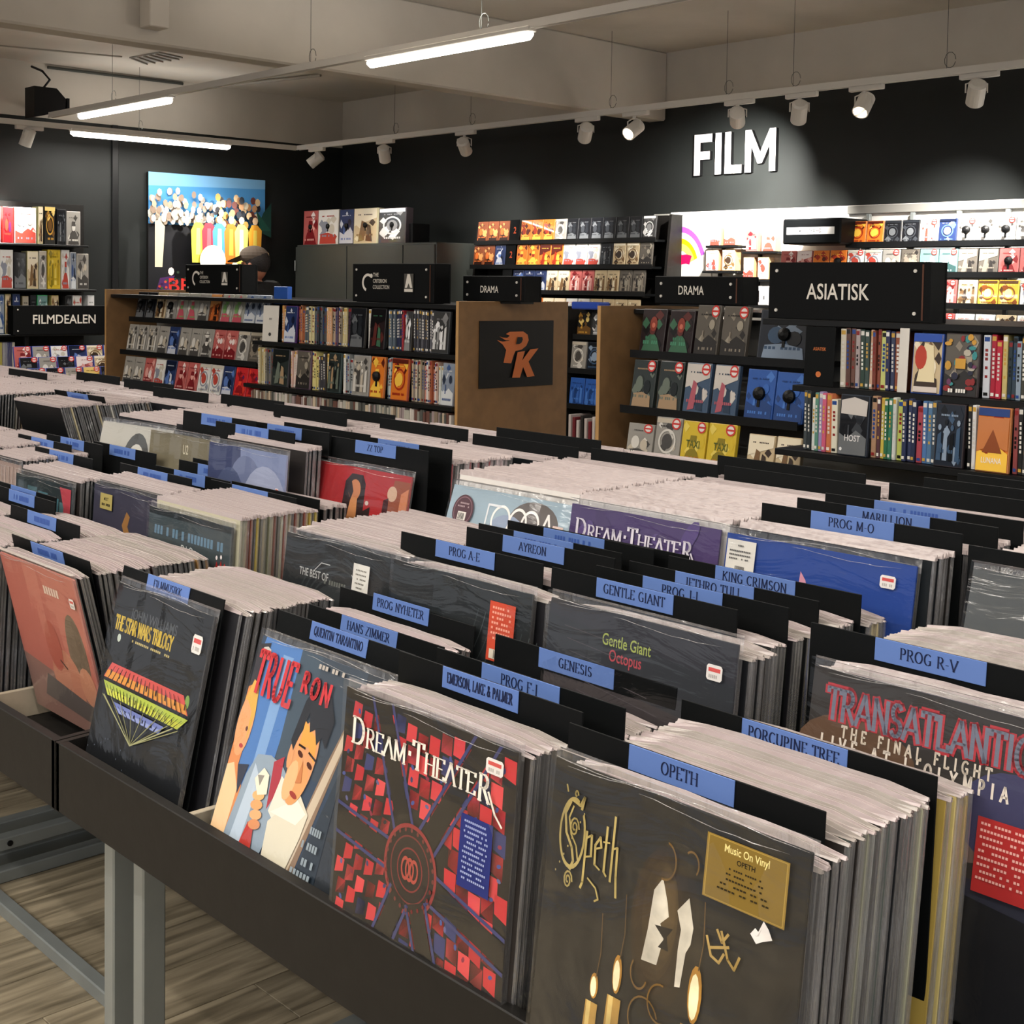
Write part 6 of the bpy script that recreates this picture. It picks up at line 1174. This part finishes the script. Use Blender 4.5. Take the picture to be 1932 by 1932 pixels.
front(-1.975, 1.315, -.43, .12, 'charcoal best-of record cover with a tall white label', art_best, '#202426', [('white', .66, .7, .14, .23)])
stack('behind the charcoal best-of cover', -1.96, 1.322, 1.582, -.425, .06, cols=DARK+['#cfcbc4'])
front(-2.435, 1.292, -.442, .07, 'dark green-grey record with blue lettering and a red hand mark', art_push, '#20282c')
stack('behind the record with the red hand mark', -2.43, 1.3, 1.475, -.43, .05, cols=['#c9b040', '#8c8c74', '#a89c7c', '#1c1c1c', '#2a2622', '#8c4c3c', '#5c5c54', '#b8b49c'])
divider(-2.533, 1.488, -.428, 'black divider with faded blue tag behind the red hand mark record', '~~~')
divider(-2.50, 1.52, -.43, 'black divider just behind another, left of the red portrait cover')
stack('left of the red portrait cover', -2.49, 1.53, 1.585, -.44, .05)
front(-2.80, 1.35, -.445, .06, 'violet-grey record cover with a tan label and orange smear', art_violet, '#3d3c4c', [('tan', .12, .84, .18, .11)])
stack('behind the violet-grey cover', -2.80, 1.358, 1.435, -.435, .05)
divider(-2.88, 1.451, -.426, 'black divider with faded tag, left of the brown record cover, nearest one', '~~~~')
divider(-2.82, 1.51, -.43, 'black divider with faded tag below the cloudy blue cover, nearest', '~~~')
divider(-2.80, 1.56, -.418, 'black divider with faded tag below the cloudy blue cover, middle', '~~')
divider(-2.78, 1.585, -.414, 'black divider with faded tag below the cloudy blue cover, farthest', '~~~~~')
front(-3.18, 1.33, -.462, .06, 'teal striped record cover with pink corner at left', art_panels, '#2a3438')
stack('behind the teal striped cover', -3.17, 1.338, 1.43, -.45, .05)
divider(-3.345, 1.448, -.432, 'black divider with faded tag behind the teal striped cover', '~~~~')
divider(-3.46, 1.53, -.415, 'black divider with faded tag, farther left than the teal striped cover', '~~')
divider(-3.25, 1.565, -.418, 'black divider with faded tag in front of the pale portrait cover', '~~~~~')
divider(-3.575, 1.5, -.424, 'black divider with faded tag standing high at the left edge', '~~~')
front(-3.52, 1.35, -.45, .05, 'pinkish streaked record cover at the left edge', art_pinkstripe, '#9c8880')
stack('behind the pinkish streaked cover', -3.52, 1.36, 1.56, -.44, .05, single=False)
# --- third step -------------------------------------------------------------------------------
front(-1.216, 1.595, -.353, .16, 'plain deep blue record cover with a pink fin and a barcode label', art_fin, '#1e3f8c', [('barcode', .015, .79, .165, .185), ('price', .84, .885, .075, .055)])
stack('behind the deep blue cover', -1.2, 1.602, 1.65, -.345, .12, cols=DARK, single=False)
divider(-1.204, 1.662, -.324, 'black divider tagged PROG M-O', 'PROG M-O')
stack('x', -1.19, 1.67, 1.72, -.345, .1, cols=DARK, single=False)
divider(-1.189, 1.733, -.321, 'black blue-tagged divider next behind PROG M-O', 'MARILLION')
stack('x', -1.19, 1.742, 1.8, -.345, .1, cols=DARK, single=False)
divider(-1.192, 1.815, -.322, 'black divider second behind PROG M-O, its lettering hidden', '~~~~~')
stack('x', -1.17, 1.824, 1.9, -.345, .08, single=False)
front(-1.545, 1.598, -.352, .14, 'purple record cover with white band lettering', art_purple, '#4a3a68')
stack('x', -1.54, 1.606, 1.9, -.345, .1, single=False, cols=['#c9c4c0', '#d8d4d0', '#1c1c1c'])
front(-1.88, 1.625, -.362, .33, 'pale blue record cover with dark oval badge and white ring lettering', art_rings, '#93a8b6', [('oval', .05, .76, .18, .19)])
stack('x', -1.88, 1.635, 1.9, -.345, .12, single=False, cols=['#c9c4c0', '#d8d4d0', '#1c1c1c'])
front(-.845, 1.64, -.352, .3, 'plain grey record cover with bright plastic glare at the right edge', art_grey, '#44484a')
stack('x', -.84, 1.66, 1.9, -.345, .25, single=False, cols=DARK)
divider(-.86, 1.652, -.335, 'black divider behind the plain grey cover at the right edge')
divider(-2.345, 1.672, -.328, 'black blue-tagged divider behind the bright red portrait cover', 'ZZ TOP')
front(-2.355, 1.652, -.37, .18, 'bright red record cover with a dark-haired figure', art_red, '#a4282c')
divider(-2.33, 1.72, -.327, 'black divider just behind the red portrait cover divider, tag hidden', '~~')
stack('x', -2.33, 1.73, 1.9, -.35, .08, single=False, cols=['#b83a44', '#c9b8bc', '#1c1c1c', '#26302c', '#d8c8cc'])
front(-2.66, 1.56, -.352, .07, 'cloudy blue-grey record cover beside the brown one', art_clouds, '#7c88ac', [('price', .9, .74, .04, .03)])
stack('x', -2.65, 1.6, 1.64, -.345, .06, single=False, cols=DARK)
divider(-2.744, 1.625, -.326, 'black divider with faded tag directly above the cloudy blue cover', '~~~~~~')
divider(-2.665, 1.66, -.32, 'black divider with faded tag right of the one above the cloudy cover', '~~~~')
divider(-2.923, 1.64, -.316, 'black divider with faded tag above the brown record cover', '~~~')
divider(-2.60, 1.72, -.322, 'plain black divider right of the faded tags, before the red portrait cover')
stack('x', -2.68, 1.73, 1.9, -.35, .05, single=False, cols=DARK)
front(-3.01, 1.60, -.358, .1, 'brown-grey record cover with small pale two-character lettering', art_brown, '#77705c')
stack('x', -3.0, 1.66, 1.9, -.345, .05, single=False)
front(-3.28, 1.61, -.36, .22, 'pale black-and-white portrait record tilted back beside the brown cover', art_portrait, '#b4b1a8', rz=.1)
stack('x', -3.3, 1.66, 1.9, -.35, .1, single=False)
stack('x', -3.9, 1.62, 1.9, -.35, -.3, single=False, cols=MIX+['#cfc8b4', '#b8a078'])
divider(-3.913, 1.754, -.336, 'black divider with faded tag among forward-leaning records at far left', '~~', -.3)
front(-4.3, 1.66, -.33, -.1, 'silvery grey record cover turned askew at the far left edge', art_silver, '#6c6c68', rz=-.35)
# --- crest and rear side ---------------------------------------------------------------------------
for (x, y, z, lab) in ((-1.873, 1.99, -.33, 'long black untagged divider left of the yellow TAXI cases'), (-1.525, 1.985, -.328, 'black untagged divider below the yellow TAXI cases'), (-1.60, 2.06, -.322, 'black untagged divider one step behind the TAXI-side one'), (-1.20, 2.02, -.325, 'black untagged divider below the orange landscape film case'), (-1.18, 2.1, -.32, 'black untagged divider at the right edge, second from the rear'), (-1.16, 2.18, -.318, 'black untagged divider at the right edge, rearmost'),
        (-2.22, 1.97, -.33, 'black untagged divider below the brown logo panel'), (-2.25, 2.07, -.325, 'black untagged divider just behind the one below the brown logo panel'), (-2.6, 2.0, -.328, 'black untagged divider left of the brown logo panel'), (-2.972, 2.08, -.33, 'black untagged divider below the left gondola spine shelves'), (-3.013, 1.96, -.322, 'black untagged divider below and left of the spine shelves'), (-3.4, 2.03, -.325, 'black untagged divider below the red film case on the left gondola'),
        (-3.75, 2.0, -.325, 'black untagged divider below the pinkish cases on the left gondola'), (-4.1, 2.08, -.325, 'black untagged divider below the left brown end panel'), (-4.5, 2.1, -.325, 'black untagged divider below the blue-edged film tray'), (-4.85, 2.0, -.33, 'black untagged divider at the far left edge')): divider(x, y, z, lab)
r_ = random.Random(11)
for k in range(17):
    x = -.86-.352*k
    if k < 14: stack('x', x, 1.925, 2.2, -.352, -.05, single=False, pitch=.009, cols=DARK+['#d0ccc4'])
    stack('x', x, 2.25, 2.52, -.43, -.05, single=False, pitch=.012); stack('x', x, 2.57, 2.84, -.51, -.05, single=False, pitch=.012)
for k in range(8):
    x = -3.64-.352*k; stack('x', x-.1, 1.28, 1.58, -.43, .05, single=False, pitch=.009)
    if k > 0: stack('x', x-.35, 1.6, 1.9, -.345, .05, single=False, pitch=.009)
stack('x', -.455, 1.08, 1.25, -.52, .12, single=False, cols=['#14161a', '#1c1c1c', '#2a2a2a'])
for k in range(4):
    for (y0_, y1_, z_) in ((1.32, 1.56, -.43), (1.63, 1.9, -.352)): stack('x', -.5+.355*k, y0_, y1_, z_, .08, single=False, pitch=.009)
so = STUFF.build('packed_records', M['print'], None, None); tag(so, 'rows of further records packed edge-on in the rear bins', 'records'); so['kind'] = 'stuff'
s2 = STUFF2.build('plastic_sleeves', [M['lip'], M['bag_edge']], so); s2['kind'] = 'stuff'

# ------------------------------------------------------------------ lift the whole shop by the camera height
for o in list(C.objects):
    if o.parent is None and o is not camo and not o.name.startswith('tube_and_fill_light'): o.location.z += H
